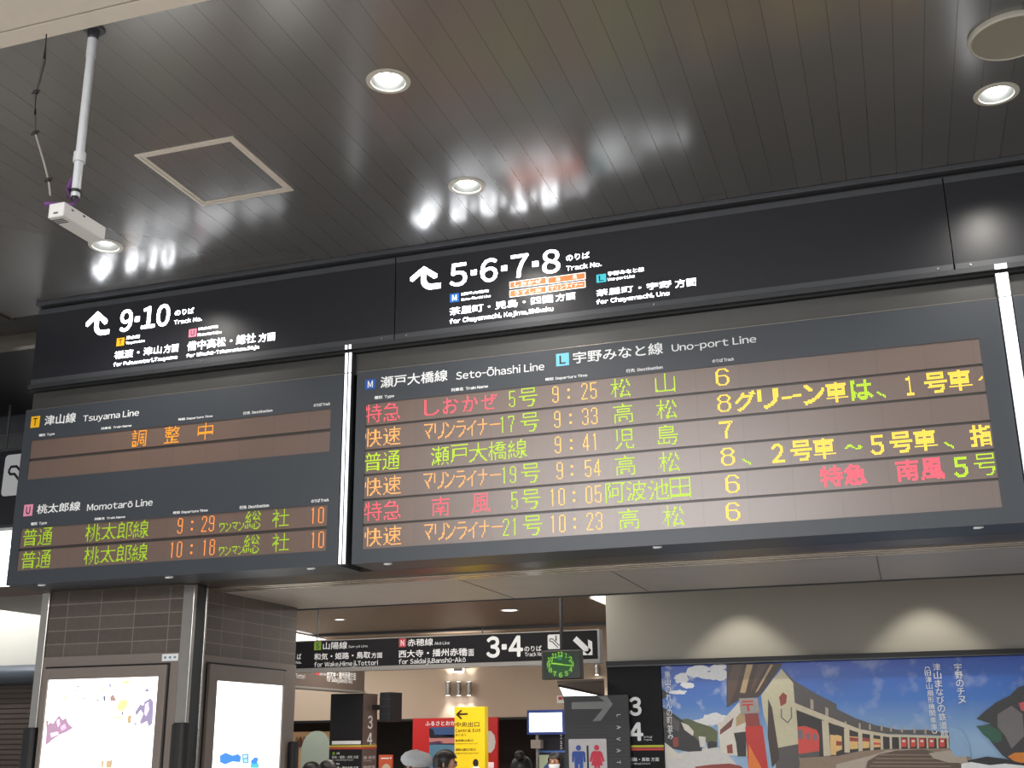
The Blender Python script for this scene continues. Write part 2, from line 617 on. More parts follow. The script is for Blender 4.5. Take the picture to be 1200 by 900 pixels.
# underside
sf = MB().box(BX0, BX1, 7.9, 9.33, ZS - 0.002, ZS + 0.06, 0)
struct(sf.build('ceiling_soffit', M['soffit_metal']))
sm = MB()
for x in (-3.05, -1.9, -0.1, 1.3):
    sm.box(x, x + 0.006, 7.92, 9.3, ZS - 0.005, ZS - 0.0025)
struct(sm.build('trim_7', M['frame_grey']))
struct(MB().box(BX0, BX1, 7.365, 7.7, ZS - 0.0, ZS + 0.05).build('trim_8', M['under_metal']))
lp = MB()
for k in range(4):
    y = 7.70 + 0.05 * k
    lp.box(BX0, BX1, y, y + 0.036, ZS - 0.012 - 0.004 * (k % 2), ZS + 0.04)
struct(lp.build('trim_9', M['lip_metal'], bevel=0.004))
struct(MB().box(BX0, BX1, 9.30, 9.34, ZS - 0.012, ZS + 0.4).build('trim_10', M['frame_grey']))

# rear hall shell
struct(MB().box(-9.25, -2.3, 9.35, 14.45, ZR, ZR + 0.1).build('ceiling_hall', M['dark_ceiling']))
struct(MB().box(-9.25, -2.3, 14.45, 14.6, ZR - 0.03, ZR + 0.1).build('trim_11', M['frame_grey']))
struct(MB().box(-9.25, -1, 14.6, 15.2, ZR - 0.01, ZR + 0.1).build('ceiling_strip', M['beige_wall']))
zb = at(620, 840, 15).z
struct(MB().box(-14, -1.2, 15.0, 15.15, zb, ZR + 0.05).build('wall_rear', M['beige_wall']))
struct(MB().box(-14, -1.2, 14.98, 15.02, zb - 0.03, zb).build('trim_12', M['black']))
struct(MB().box(-14, -1.2, 16.6, 16.7, 0, zb + 0.2).box(-14, -1.2, 15.1, 16.7, zb + 0.2, zb + 0.3).build('wall_shopfront', M['dark_wall']))
# mural wall at the right
XW = at(712, 778, 10).x
struct(MB().box(XW, 9, 10.0, 10.2, 0, 3.7).build('wall_right', M['grey_wall']))
struct(MB().box(XW, 9, 9.2, 10.2, 3.7, 3.8).build('ceiling_slot', M['dark_wall']))
# side passage far left
struct(MB().box(-13, -9.3, 12.0, 12.2, 2.62, 4.4).build('wall_left', M['grey_wall']))
struct(MB().tube([(-13, 11.96, 2.52), (-9.3, 11.96, 2.52)], 0.12, 24).build('trim_13', M['casing_grey'], smooth=True))
def slat_mat():
    m = mat('brown_slats', srgb(70, 58, 50), 0.5, noise=0.15, scale=8)
    return m
sl = MB().box(-13, -9.3, 12.05, 12.15, 0, 2.5)
for k in range(40):
    sl.box(-13, -9.3, 12.03, 12.05, 0.03 + k * 0.06, 0.075 + k * 0.06)
struct(sl.build('wall_slatted', slat_mat()))
struct(MB().box(-13, -9.2, 9.6, 12.0, 4.15, 4.25).build('ceiling_cove', M['white_paint']))
M['cove_glow'] = mat('cove_glow', (0.95, 0.98, 1), 0.5, emit=5, noise=0)
o = MB().box(-12.5, -9.4, 11.88, 11.98, 3.60, 4.14).build('cove_light', M['cove_glow'])
tag(o, 'long glowing cove light at far left behind the column, beside the left board', 'light')
# wall behind the viewer, with an unseen glowing window added to light the boards
wb = MB().box(-14, 9, -9.2, -9, 0, 2.6).box(-14, 9, -9.2, -9, 5.4, 6).box(-14, -8, -9.2, -9, 2.6, 5.4).box(5, 9, -9.2, -9, 2.6, 5.4)
struct(wb.build('wall_back', M['grey_wall']))
M['fill_glow'] = mat('fill_glass', (0.9, 0.95, 1), 0.5, emit=3.2, noise=0)
wn = struct(MB().box(-8, 5, -9.15, -9.1, 2.6, 5.4).build('fill_window', M['fill_glow']))  # glowing pane added for frontal light
mu = MB()
for k in range(8):
    x = -8 + 13 * k / 7
    mu.box(x - 0.04, x + 0.04, -9.1, -9.0, 2.6, 5.4)
mu.build('fill_window_frame', M['frame_grey'], wn)

# ------------------------------------------------------------------ column with lit advertising boxes
CX0, CX1, CY0, CY1 = -6.25, -5.03, 7.47, 9.19
ZT = at(120, 768, CY0).z         # lower edge of the tiles
col = MB().box(CX0, CX1, CY0, CY1, ZT, ZS, 0)
for i in range(len(col.f)):
    q = [col.v[k] for k in col.f[i]]
    if len({round(p[0], 3) for p in q}) == 1:
        col.m[i] = 1
struct(col.build('wall_column', [tile_mat('column_tiles_front', 'Y'), tile_mat('column_tiles_side', 'X')], origin=(0, 0, 0)))
struct(MB().box(CX0, CX1, CY0 - 0.012, CY1 + 0.012, 0, ZT).box(CX1 - 0.01, CX1 + 0.012, CY0 + 0.12, CY1, 0, ZT).build('wall_column_base', M['clad_grey']))
# steel corner profile: bright edge + dark channel
struct(MB().box(CX1 - 0.005, CX1 + 0.09, CY0 - 0.02, CY0 + 0.02, 0, ZS - 0.002, 0).box(CX1 + 0.02, CX1 + 0.075, CY0 + 0.02, CY0 + 0.15, 0, ZS - 0.002, 1).box(CX1 + 0.02, CX1 + 0.09, CY0 + 0.15, CY0 + 0.17, 0, ZS - 0.002, 0).build('trim_14', [M['steel'], M['rail_grey']], bevel=0.004))
struct(MB().box(CX0 - 0.06, CX0 + 0.012, CY0 - 0.02, CY0 + 0.06, 0, ZS - 0.002).build('trim_15', M['steel'], bevel=0.006))

M['ad_glow'] = mat('ad_glow', (1, 1, 0.99), 0.4, emit=1.9, noise=0)
def adm(name, rgb, s=1.1):
    return mat('ad_' + name, srgb(*rgb), 0.4, emit=s, noise=0)

def lightbox_front():
    Y = CY0 - 0.012
    fr = front(Y - 0.034)
    L0 = at(53, 783, Y); R0 = at(198, 780, Y)
    x0, x1, zt = L0.x + 0.02, R0.x, (L0.z + R0.z) / 2
    t = thing('advertising_lightbox', 'lit white advertising lightbox on the front of the tiled column, scattered purple and yellow print', 'lightbox', ((x0 + x1) / 2, Y, 0.35))
    a = at(57, 797, Y); c = at(188, 793, Y)
    ix0, ix1, iz = a.x + 0.015, c.x, (a.z + c.z) / 2
    f = MB()
    f.box(x0, ix0, Y - 0.03, Y, 0.35, zt).box(ix1, x1, Y - 0.03, Y, 0.35, zt).box(ix0, ix1, Y - 0.03, Y, iz, zt).box(ix0, ix1, Y - 0.03, Y, 0.35, 0.45)
    f.build('frame', M['clad_grey'], t, bevel=0.004)
    MB().box(x0 - 0.012, x1 + 0.012, Y - 0.006, Y, 0.33, zt + 0.014).build('door_gap', M['gap_black'], t)
    MB().box(ix0, ix1, Y - 0.016, Y - 0.007, 0.45, iz).build('screen', M['ad_glow'], t)
    fr = front(Y - 0.0175)
    d = MB()
    P = lambda *pts: [(at(x, y, Y).x, at(x, y, Y).z) for x, y in pts]
    z = lambda x, y: (30 + x / 7.06, 780 + y / 7.06)
    Q = lambda *pts: P(*[z(*p) for p in pts])
    for pts, mi in (
        (((188, 500), (215, 470), (240, 480), (290, 410), (320, 450), (345, 430), (370, 485), (408, 515), (350, 550), (300, 570), (240, 610), (175, 665), (185, 560)), 0),
        (((268, 460), (290, 440), (300, 480), (280, 510)), 3), (((215, 560), (280, 545), (290, 570), (225, 595)), 3),
        (((300, 505), (340, 480), (350, 520), (310, 540)), 3),
        (((182, 450), (205, 460), (195, 500), (184, 520)), 1),
        (((920, 380), (960, 320), (985, 330), (995, 300), (1045, 270), (1070, 300), (1062, 480), (1030, 505), (1015, 460), (970, 485), (955, 470), (985, 400), (965, 370), (925, 420)), 2),
        (((1000, 320), (1030, 300), (1035, 360), (1010, 420), (995, 400)), 3),
        (((770, 330), (800, 285), (850, 280), (860, 320), (820, 380), (775, 370)), 4),
        (((992, 215), (1020, 185), (1036, 215)), 2), (((710, 265), (735, 235), (765, 290), (715, 295)), 1),
        (((655, 255), (675, 250), (672, 295), (657, 292)), 5), (((318, 300), (330, 255), (370, 238), (345, 275), (325, 310)), 6),
        (((700, 150), (720, 155), (718, 185), (708, 180)), 2), (((625, 180), (660, 175), (668, 210), (640, 205)), 6),
        (((815, 128), (868, 125), (868, 150), (820, 150)), 4), (((425, 175), (455, 168), (450, 180), (428, 182)), 5),
        (((425, 205), (438, 205), (436, 215), (424, 213)), 5), (((488, 268), (510, 265), (508, 275), (490, 276)), 5),
        (((600, 280), (615, 280), (612, 296), (602, 294)), 5), (((725, 422), (845, 418), (845, 430), (760, 450), (725, 430)), 6),
        (((855, 440), (862, 412), (890, 412), (884, 478), (858, 478)), 7), (((805, 385), (820, 380), (818, 410), (806, 408)), 5),
        (((905, 470), (940, 485), (915, 490)), 5), (((745, 390), (770, 378), (765, 388), (748, 394)), 5),
        (((640, 790), (660, 780), (655, 846), (640, 846)), 7), (((680, 790), (735, 778), (722, 846), (678, 846)), 7),
        (((1000, 630), (1045, 620), (1045, 638)), 4), (((560, 790), (600, 788), (620, 800), (570, 802)), 4)):
        d.poly(Q(*pts), fr, mi)
    d.build('printed_motif', [adm('mauve', (176, 142, 168), 0.75), adm('brown', (170, 140, 135), 0.8), adm('slate', (150, 140, 170), 0.75), adm('pale', (238, 222, 240), 1.2), adm('yellow', (250, 222, 140), 1.1), adm('ink', (110, 110, 125), 0.6), adm('peach', (235, 200, 180), 1.0), adm('olive', (190, 165, 130), 0.8)], t)
    return t
lightbox_front()

def lightbox_side():
    X = CX1 + 0.012
    fr = lambda u, v: (X + 0.0175, u, v)
    zt = atX(255, 779, X).z
    y0, y1 = 7.80, 9.0
    a = atX(251, 800, X); c = atX(329, 803, X)
    iy0, iy1, iz = a.y, c.y, (a.z + c.z) / 2 + 0.005
    t = thing('advertising_lightbox', 'lit white advertising lightbox on the side of the tiled column, blue letters below', 'lightbox', (X, (y0 + y1) / 2, 0.35))
    f = MB()
    f.box(X, X + 0.03, y0, iy0, 0.35, zt).box(X, X + 0.03, iy1, y1, 0.35, zt).box(X, X + 0.03, iy0, iy1, iz, zt).box(X, X + 0.03, iy0, iy1, 0.35, 0.45)
    f.build('frame', M['clad_grey'], t, bevel=0.004)
    MB().box(X, X + 0.006, y0 - 0.012, y1 + 0.012, 0.33, zt + 0.014).build('door_gap', M['gap_black'], t)
    MB().box(X + 0.007, X + 0.016, iy0, iy1, 0.45, iz).build('screen', M['ad_glow'], t)
    d = MB()
    z = lambda x, y: (190 + x / 3.75, 660 + y / 3.75)
    Q = lambda *pts: [(atX(*z(*p), X).y, atX(*z(*p), X).z) for p in pts]
    for pts, mi in (
        (((245, 845), (270, 832), (300, 845), (325, 838), (338, 850), (335, 875), (300, 872), (268, 885), (245, 875)), 0),
        (((342, 838), (372, 836), (372, 880), (345, 880)), 1), (((348, 845), (366, 844), (360, 855), (350, 855)), 2),
        (((352, 862), (366, 862), (364, 874), (352, 872)), 2),
        (((380, 870), (398, 852), (415, 856), (408, 884), (385, 884)), 0), (((380, 880), (416, 878), (416, 900), (380, 900)), 3),
        (((358, 688), (365, 687), (365, 694), (358, 694)), 4), (((375, 686), (384, 685), (384, 690), (375, 690)), 4),
        (((395, 690), (425, 698), (420, 702), (396, 695)), 4), (((360, 722), (368, 722), (366, 728), (360, 728)), 4),
        (((484, 830), (505, 790), (500, 900), (470, 900)), 5)):
        d.poly(Q(*pts), fr, mi)
    d.build('printed_motif', [adm('blue', (70, 140, 220), 0.95), adm('sky', (110, 170, 225), 1.0), adm('paper', (235, 242, 250), 1.2), adm('teal', (90, 195, 200), 1.0), adm('dots', (190, 190, 195), 1.0), adm('cream', (255, 236, 212), 1.3)], t)
lightbox_side()

a = PB(191, 775, 210.5, 766, CY0)
st = thing('notice_sticker', 'small white sticker with pale blue marks at the corner of the column, above the lightbox', 'sticker', ((a[0] + a[2]) / 2, CY0 - 0.014, a[1]))
MB().box(a[0], a[2], CY0 - 0.016, CY0 - 0.0125, a[1], a[3]).build('plate', M['print_white'], st)
M['pale_blue'] = mat('pale_blue', srgb(120, 150, 175), 0.5)
q = MB()
for k in range(3):
    q.disc(a[0] + (0.2 + 0.3 * k) * (a[2] - a[0]), (a[1] + a[3]) / 2, 0.011, 0.009, front(CY0 - 0.0165))
q.build('marks', M['pale_blue'], st)

# black corner guards
for (x, y, wx, wy, lab) in ((CX0 - 0.02, CY0 - 0.03, 0.055, 0.045, 'black rubber corner guard on the left front corner of the column'),
                            (CX1 + 0.055, CY0 - 0.02, 0.06, 0.05, 'black rubber corner guard on the right front corner of the column'),
                            (CX1 + 0.04, CY1 - 0.04, 0.035, 0.05, 'black rubber corner guard on the far rear corner of the column')):
    zt = {0.055: at(24, 853, CY0).z, 0.06: at(211, 847, CY0).z, 0.035: atX(341, 869, CX1).z}[wx]
    g = MB()
    pr = [(x + wx * math.copysign(abs(math.cos(t)) ** 0.6, math.cos(t)), y + wy * math.copysign(abs(math.sin(t)) ** 0.6, math.sin(t))) for t in [2 * math.pi * k / 20 for k in range(20)]]
    g.prism(pr, 0.02, zt - 0.012, axis='Z')
    g.prism([(x + (p[0] - x) * 0.86, y + (p[1] - y) * 0.86) for p in pr], zt - 0.012, zt, axis='Z')
    tag(g.build('corner_guard', M['rubber']), lab, 'corner guard', 'corner guards of the column')

# ------------------------------------------------------------------ direction signs above the boards
M['badge_yellow'] = mat('badge_yellow', srgb(244, 176, 30), 0.5, emit=0.9, noise=0)
M['badge_pink'] = mat('badge_pink', srgb(236, 128, 150), 0.5, emit=0.8, noise=0)
M['badge_blue'] = mat('badge_blue', srgb(36, 100, 176), 0.5, emit=0.9, noise=0)
M['badge_cyan'] = mat('badge_cyan', srgb(60, 178, 190), 0.5, emit=0.9, noise=0)
M['plate_orange'] = mat('plate_orange', srgb(240, 110, 60), 0.5, emit=1.3, noise=0)
M['ink_dark'] = mat('ink_dark', srgb(24, 26, 34), 0.5, noise=0)
YT = YB - 0.004
FT = front(YT)
SX = [BX0 + 0.005, at(463, 340, YB).x, at(1110, 250, YB).x, 2.2]
SZ0, SZ1 = 4.388, 5.012

def sign_unit(x0, x1, label):
    t = thing('direction_sign', label, 'sign', ((x0 + x1) / 2, YB + 0.03, SZ0), 'black overhead signs above the boards')
    g = 0.0035
    x0 += g; x1 -= g
    MB().box(x0, x1, YB, YB + 0.058, SZ0, SZ0 + 0.042).box(x0, x1, YB, YB + 0.058, SZ1 - 0.042, SZ1).build('frame', M['frame_grey'], t, bevel=0.003)
    MB().box(x0, x1, YB + 0.004, YB + 0.058, SZ0 + 0.042, SZ1 - 0.042).build('panel', M['sign_black'], t)
    for xx in (x0 + 0.09, (x0 + x1) / 2, x1 - 0.09):
        MB().tube([(xx, YB + 0.01, SZ0 + 0.02), (xx, YB - 0.005, SZ0 + 0.02)], 0.008, 12).build('screw', M['steel'], t, smooth=True)
    return t

FP = front(YB + 0.002)
def turn_arrow(t, box):
    u0, v0, u1, v1 = box
    W, H = u1 - u0, v1 - v0
    m = lambda u, v: (u0 + u * W, v0 + v * H)
    wd = 0.17 * W
    a = MB()
    pts = [m(0.44, 0.9), m(0.44, 0.42)] + [m(0.44 + 0.26 * (1 - math.cos(k * math.pi / 12)), 0.42 - 0.32 * math.sin(k * math.pi / 12)) for k in range(1, 7)] + [m(1.0, 0.10)]
    a.stroke(pts, wd, FP)
    a.poly([m(0.44, 1.0), m(0.0, 0.60), m(0.0, 0.46), m(0.08, 0.42), m(0.44, 0.76), m(0.78, 0.42), m(0.88, 0.46), m(0.88, 0.60)], FP)
    a.build('arrow', M['white_glow'], t)

def badge(t, letter, box, mname, ink=None, fr=FP, Y=YB + 0.002):
    b = MB().rect(*box, fr).build('line_badge', M[mname], t)
    w_, h_ = box[2] - box[0], box[3] - box[1]
    MB().text(letter, box[0] + w_ * 0.26, box[1] + h_ * 0.16, box[2] - w_ * 0.26, box[3] - h_ * 0.16, front(Y - 0.001), 0, 0.02).build('letter', M[ink or 'ink_dark'], b)
    return b

def lettering(t, items, mname='white_glow', name='lettering', Y=YB + 0.002):
    for s, x0, y0, x1, y1, bold in items:
        MB().text(s, *PB(x0, y0, x1, y1, Y), front(Y), 0, bold).build(name, M[mname], t)

s1 = sign_unit(SX[0], SX[1], 'black overhead sign to tracks 9 and 10, left end of the row above the boards')
turn_arrow(s1, PB(99.1, 395.3, 130.2, 362.4, YB))
lettering(s1, [('9·10', 139.5, 389.5, 200.2, 355.2, 0.02)], name='track_numbers')
lettering(s1, [('のりば', 204.8, 370.1, 227.5, 360.3, 0.0), ('Track No.', 203.7, 380.2, 236.8, 370.8, 0.0),
               ('津山線', 147.7, 398.1, 164, 391.9, 0.0), ('Tsuyama Line', 147.2, 404.2, 169.8, 397.6, 0.0),
               ('福渡・津山', 133.7, 421, 189.7, 404.7, 0.0), ('方面', 191.5, 414, 209.5, 402.3, 0.0),
               ('for Fukuwatari,Tsuyama', 132.5, 430.8, 207.9, 415.6, 0.0),
               ('桃太郎線', 232.4, 387.2, 255.5, 381.0, 0.0), ('Momotarō Line', 231.7, 394.2, 259.7, 387.0, 0.0),
               ('備中高松・総社', 219.3, 411.2, 299.8, 390.2, 0.0), ('方面', 302.8, 401.2, 322.7, 388.8, 0.0),
               ('for Bitchū-Takamatsu,Sōja', 218.1, 420.2, 303.5, 404.0, 0.0)])
badge(s1, 'T', PB(136, 405.8, 146, 395.3, YB), 'badge_yellow')
badge(s1, 'U', PB(220.7, 395.3, 230.5, 384.8, YB), 'badge_pink')

s2 = sign_unit(SX[1], SX[2], 'long black overhead sign to tracks 5, 6, 7 and 8 with orange train plates')
turn_arrow(s2, PB(480.5, 342, 516.5, 309, YB))
lettering(s2, [('5·6·7·8', 527, 336.6, 656, 291, 0.012)], name='track_numbers')
lettering(s2, [('のりば', 663.5, 306, 690.5, 295, 0.0), ('Track No.', 663.5, 317.4, 704.6, 306.0, 0.0),
               ('瀬戸大橋線', 540.5, 346.5, 573, 339, 0.0), ('Seto-Ōhashi Line', 540.5, 352.5, 575, 345, 0.0),
               ('茶屋町・児島・四国', 527, 369.6, 647.6, 345, 0.0), ('方面', 651.5, 353.4, 674, 342, 0.0),
               ('for Chayamachi, Kojima,Shikoku', 527, 381, 648, 358.5, 0.0),
               ('宇野みなと線', 712.4, 323.4, 754.4, 313, 0.0), ('Uno-port Line', 712.4, 330, 743.6, 321.6, 0.0),
               ('茶屋町・宇野', 699, 347.4, 786.5, 328.5, 0.0), ('方面', 791.6, 337.5, 815.6, 325, 0.0),
               ('for Chayamachi, Uno', 699, 358, 784.4, 340.5, 0.0)])
badge(s2, 'M', PB(527, 354.6, 538, 343, YB), 'badge_blue', 'plate_white_glow')
badge(s2, 'L', PB(699, 331.5, 710, 320.4, YB), 'badge_cyan')
for s, bx in (('しおかぜ', (597, 338.4, 640.4, 324.6)), ('南風', (641.6, 333, 686, 318.6)), ('うずしお', (597, 348.6, 640.4, 334.8)), ('マリンライナー', (641.6, 342.6, 686, 328.8))):
    u0, v0, u1, v1 = PB(*bx, YB)
    v1 = v0 + 0.051
    pl = MB().rect(u0, v0, u1, v1, FP).build('train_plate', M['plate_white_glow'], s2)
    f1 = front(YB + 0.0012); f0 = front(YB + 0.0004)
    MB().rect(u0 + 0.005, v0 + 0.005, u1 - 0.005, v1 - 0.005, f1).build('plate_field', M['plate_orange'], pl)
    k = {'南風': 0.26, 'マリンライナー': 0.03}.get(s, 0.12)
    mm = MB()
    if s == '南風':
        mm.text('南', u0 + 0.06, v0 + 0.012, u0 + 0.09, v1 - 0.012, f0, 0, 0.006).text('風', u1 - 0.09, v0 + 0.012, u1 - 0.06, v1 - 0.012, f0, 0, 0.006)
    else:
        mm.text(s, u0 + 0.012 + k * 0.2, v0 + 0.012, u1 - 0.012 - k * 0.2, v1 - 0.012, f0, 0, 0.006)
    mm.build('plate_lettering', M['plate_white_glow'], pl)
sign_unit(SX[2], SX[3], 'blank black overhead sign with a soft lamp reflection, right end of the row')

# ------------------------------------------------------------------ LED departure boards
DOT = 0.0086
def raster(ch, w_, h_, th=0.4, bold=-0.006, ss=6):
    V, P, T = glyphs(ch, bold)
    lo, hi = V.min(0), V.max(0)
    s = hi - lo
    pad = 3
    gx = lo[0] + (np.arange(-pad, w_ * ss + pad) + .5) / (w_ * ss) * s[0]
    gy = hi[1] - (np.arange(-pad, h_ * ss + pad) + .5) / (h_ * ss) * s[1]
    Q = np.stack(np.meshgrid(gx, gy), -1).reshape(-1, 2)
    ins = np.zeros(len(Q), bool)
    for a, b, c in V[T]:
        d = lambda p, q: (Q[:, 0] - q[0]) * (p[1] - q[1]) - (p[0] - q[0]) * (Q[:, 1] - q[1])
        d1, d2, d3 = d(a, b), d(b, c), d(c, a)
        ins |= ((d1 >= 0) & (d2 >= 0) & (d3 >= 0)) | ((d1 <= 0) & (d2 <= 0) & (d3 <= 0))
    ins = ins.reshape(len(gy), len(gx))
    best = None
    for dx in range(-2, 3):
        for dy in range(-2, 3):
            sub = ins[pad + dy:pad + dy + h_ * ss, pad + dx:pad + dx + w_ * ss]
            cov = sub.reshape(h_, ss, w_, ss).mean((1, 3))
            sc = (np.abs(cov - 0.42)).sum()
            if best is None or sc > best[0]:
                best = (sc, cov)
    return best[1] > th

DG = {'0': ".###. #...# #...# #...# #...# #...# #...# #...# #...# #...# #...# #...# .###.",
      '1': "..#.. .##.. ..#.. ..#.. ..#.. ..#.. ..#.. ..#.. ..#.. ..#.. ..#.. ..#.. ..#..",
      '2': ".###. #...# #...# ....# ....# ...#. ...#. ..#.. ..#.. .#... .#... #.... #####",
      '3': ".###. #...# #...# ....# ....# ....# ..##. ....# ....# ....# #...# #...# .###.",
      '4': "...#. ...#. ..##. ..##. .#.#. .#.#. .#.#. #..#. #..#. ##### ...#. ...#. ...#.",
      '5': "##### #.... #.... #.... #.... ####. #...# ....# ....# ....# #...# #...# .###.",
      '7': "##### #...# ....# ....# ...#. ...#. ...#. ..#.. ..#.. ..#.. ..#.. ..#.. ..#..",
      '8': ".###. #...# #...# #...# #...# .###. #...# #...# #...# #...# #...# #...# .###.",
      '9': ".###. #...# #...# #...# #...# #...# .#### ....# ....# ....# #...# #...# .###."}
DW = {'6': "..######.. .##....##. ##......## ##........ ##........ ########.. ##.....##. ##......## ##......## ##......## ##......## .##....##. ..######..",
      '7': "########## ########.# .......##. ......##.. ......##.. .....##... .....##... ....##.... ....##.... ....##.... ....##.... ....##.... ....##....",
      '8': "..######.. .##....##. ##......## ##......## .##....##. ..######.. .##....##. ##......## ##......## ##......## ##......## .##....##. ..######.."}
def bits(s):
    return np.array([[c == '#' for c in r] for r in s.split()])

def cell(ch, mode):
    """returns bitmap, its offset in the 16-high cell (left, top) and the advance in dots"""
    if mode == 'digit':
        if ch == ':':
            g = np.zeros((13, 2), bool)
            g[3:5] = True
            g[9:11] = True
            return g, 0, 1, 8
        return bits(DG[ch]), 1, 1, 7
    if mode == 'wide':
        return bits(DW[ch]), 2, 1, 16
    if mode == 'half':
        if ch == 'ー':
            g = np.zeros((1, 9), bool); g[:] = True
            return g, 1, 6, 12
        return raster(ch, 8, 13, 0.4, -0.004), 0, 1, 9
    if mode == 'small':
        return bits({'ワ': "##### #...# #...# ....# ...#. ..#.. .#...", 'ン': "#.... .#..# ....# ....# ...#. ..#.. ##...", 'マ': "##### ....# ...#. .#.#. ..#.. ...#. ....."}[ch]), 0, 8, 6
    if mode == 'bold':
        if ch in '〜':
            g = bits("..###....... .#####...##. ##...##..### .......####.")
            return g, 2, 6, 16
        if ch == '、':
            g = bits("##.... .##... ..###. ....## .....#")
            return g, 1, 10, 16
        if ch == 'ー':
            g = np.zeros((3, 14), bool); g[1, :] = True; g[0, 8:] = True; g[2, :7] = True
            return g, 1, 6, 16
        if ch.isdigit():
            return raster(ch, 9 if ch != '1' else 5, 14, 0.4, 0.02), 3 if ch != '1' else 4, 1, 16
        return raster(ch, 15, 15, 0.36, 0.022), 0, 0, 16
    if ch in 'しおかぜ':
        return raster(ch, 13, 13, 0.38, 0.0), 1, 1, 16
    return raster(ch, 15, 15), 0, 0, 16

def x_for(px, Z, Y):
    lo, hi = -9.0, 3.0
    for _ in range(40):
        mid = (lo + hi) / 2
        if proj((mid, Y, Z))[0] < px:
            lo = mid
        else:
            hi = mid
    return lo

MAXX = {}
def led_text(parent, X0, X1, Zc, items, Y):
    """items: (text, pixel where it starts, colour, mode)"""
    top = Zc + 7.5 * DOT
    for s, px, colr, mode in items:
        n = round((x_for(px, Zc, Y) - X0) / DOT)
        mb = MB()
        for ch in s:
            g, ol, ot, adv = cell(ch, mode)
            for r in range(g.shape[0]):
                for c in range(g.shape[1]):
                    if g[r, c]:
                        x = X0 + (n + ol + c) * DOT
                        z = top - (ot + r) * DOT
                        if x < X1 - DOT:
                            h = DOT * 0.42
                            mb.face([(x - h, Y, z - h), (x + h, Y, z - h), (x + h, Y, z + h), (x - h, Y, z + h)])
            n += adv
        if mb.f:
            mb.build('led_lettering', M[colr], parent)

BZ0, BZ1 = ZS, 4.178
def board(x0, x1, label, wins):
    """casing with openings: wins = list of (x0,x1,z0,z1)"""
    t = thing('departure_board', label, 'departure board', ((x0 + x1) / 2, YB + 0.05, BZ0), 'departure boards under the signs')
    m = MB()
    zs = sorted(wins, key=lambda q: q[2])
    wx0, wx1 = zs[0][0], zs[0][1]
    m.box(x0, wx0, YB, YB + 0.36, BZ0, BZ1).box(wx1, x1, YB, YB + 0.36, BZ0, BZ1)
    z = BZ0
    for q in zs:
        m.box(wx0, wx1, YB, YB + 0.36, z, q[2])
        z = q[3]
    m.box(wx0, wx1, YB, YB + 0.36, z, BZ1)
    m.build('casing', M['casing_grey'], t)
    MB().box(x0, x1, YB + 0.002, YB + 0.055, BZ1 + 0.0005, BZ1 + 0.004).build('top_edge', M['lip_metal'], t)
    return t

def row_panel(t, x0, x1, z0, z1, items, X0=None):
    p = MB().box(x0, x1, YB + 0.006, YB + 0.05, z0, z1).build('display_row', M['led_module'], t)
    led_text(p, X0 if X0 is not None else x0 + 0.01, x1, (z0 + z1) / 2, items, YB + 0.0045)
    return p

def latches(t, pxs):
    for px in pxs:
        x = x_for(px, ZS - 0.01, YB + 0.06)
        MB().box(x - 0.02, x + 0.02, YB + 0.03, YB + 0.06, ZS - 0.012, ZS - 0.001).box(x + 0.02, x + 0.034, YB + 0.035, YB + 0.055, ZS - 0.009, ZS - 0.001).build('latch', M['print_white'], t, bevel=0.002)

HD = 'print_white'
FB = front(YB - 0.0015)
def heads(t, items):
    lettering(t, items, HD, 'heading_lettering', YB - 0.0015)

# left board
lx0, lx1 = BX0, at(397, 661.7, YB).x - 0.012
wx0, wx1 = at(34, 540, YB).x, at(387, 505, YB).x
zz = lambda *ps: sum(at(x, y, YB).z for x, y in ps) / len(ps)
W1 = (wx0, wx1, zz((32.7, 561.7), (387, 529.4)), zz((36, 516.7), (387.5, 478.3)))
W2 = (wx0, wx1, zz((24, 668), (383.9, 646)), zz((26.7, 619.2), (385.3, 591.4)))
b1 = board(lx0, lx1, 'smaller left departure board with two lines, half empty, above the tiled column', [W1, W2])
for W, rows in ((W1, ([('調', 155, 'led_amber', 'k'), ('整', 192.5, 'led_amber', 'k'), ('中', 232, 'led_amber', 'k')], [])),
                (W2, ([('普通', 28, 'led_leaf', 'k'), ('桃太郎線', 101, 'led_leaf', 'k'), ('9', 207.5, 'led_warm', 'digit'), (':', 224.5, 'led_warm', 'digit'), ('29', 236, 'led_warm', 'digit'), ('ワンマン', 258.5, 'led_leaf', 'small'), ('総', 288, 'led_leaf', 'k'), ('社', 320, 'led_leaf', 'k'), ('10', 363.5, 'led_warm', 'digit')],
                      [('普通', 26, 'led_leaf', 'k'), ('桃太郎線', 99, 'led_leaf', 'k'), ('10', 197.5, 'led_warm', 'digit'), (':', 223.5, 'led_warm', 'digit'), ('18', 236, 'led_warm', 'digit'), ('ワンマン', 257.5, 'led_leaf', 'small'), ('総', 287, 'led_leaf', 'k'), ('社', 319.5, 'led_leaf', 'k'), ('10', 363, 'led_warm', 'digit')]))):
    h = (W[3] - W[2])
    g = 0.022
    rh = (h - g) / 2
    MB().box(wx0, wx1, YB + 0.012, YB + 0.06, W[2], W[3]).build('row_divider', M['divider_grey'], b1)
    for k in (0, 1):
        z1 = W[3] - k * (rh + g)
        row_panel(b1, wx0, wx1, z1 - rh, z1, rows[k])
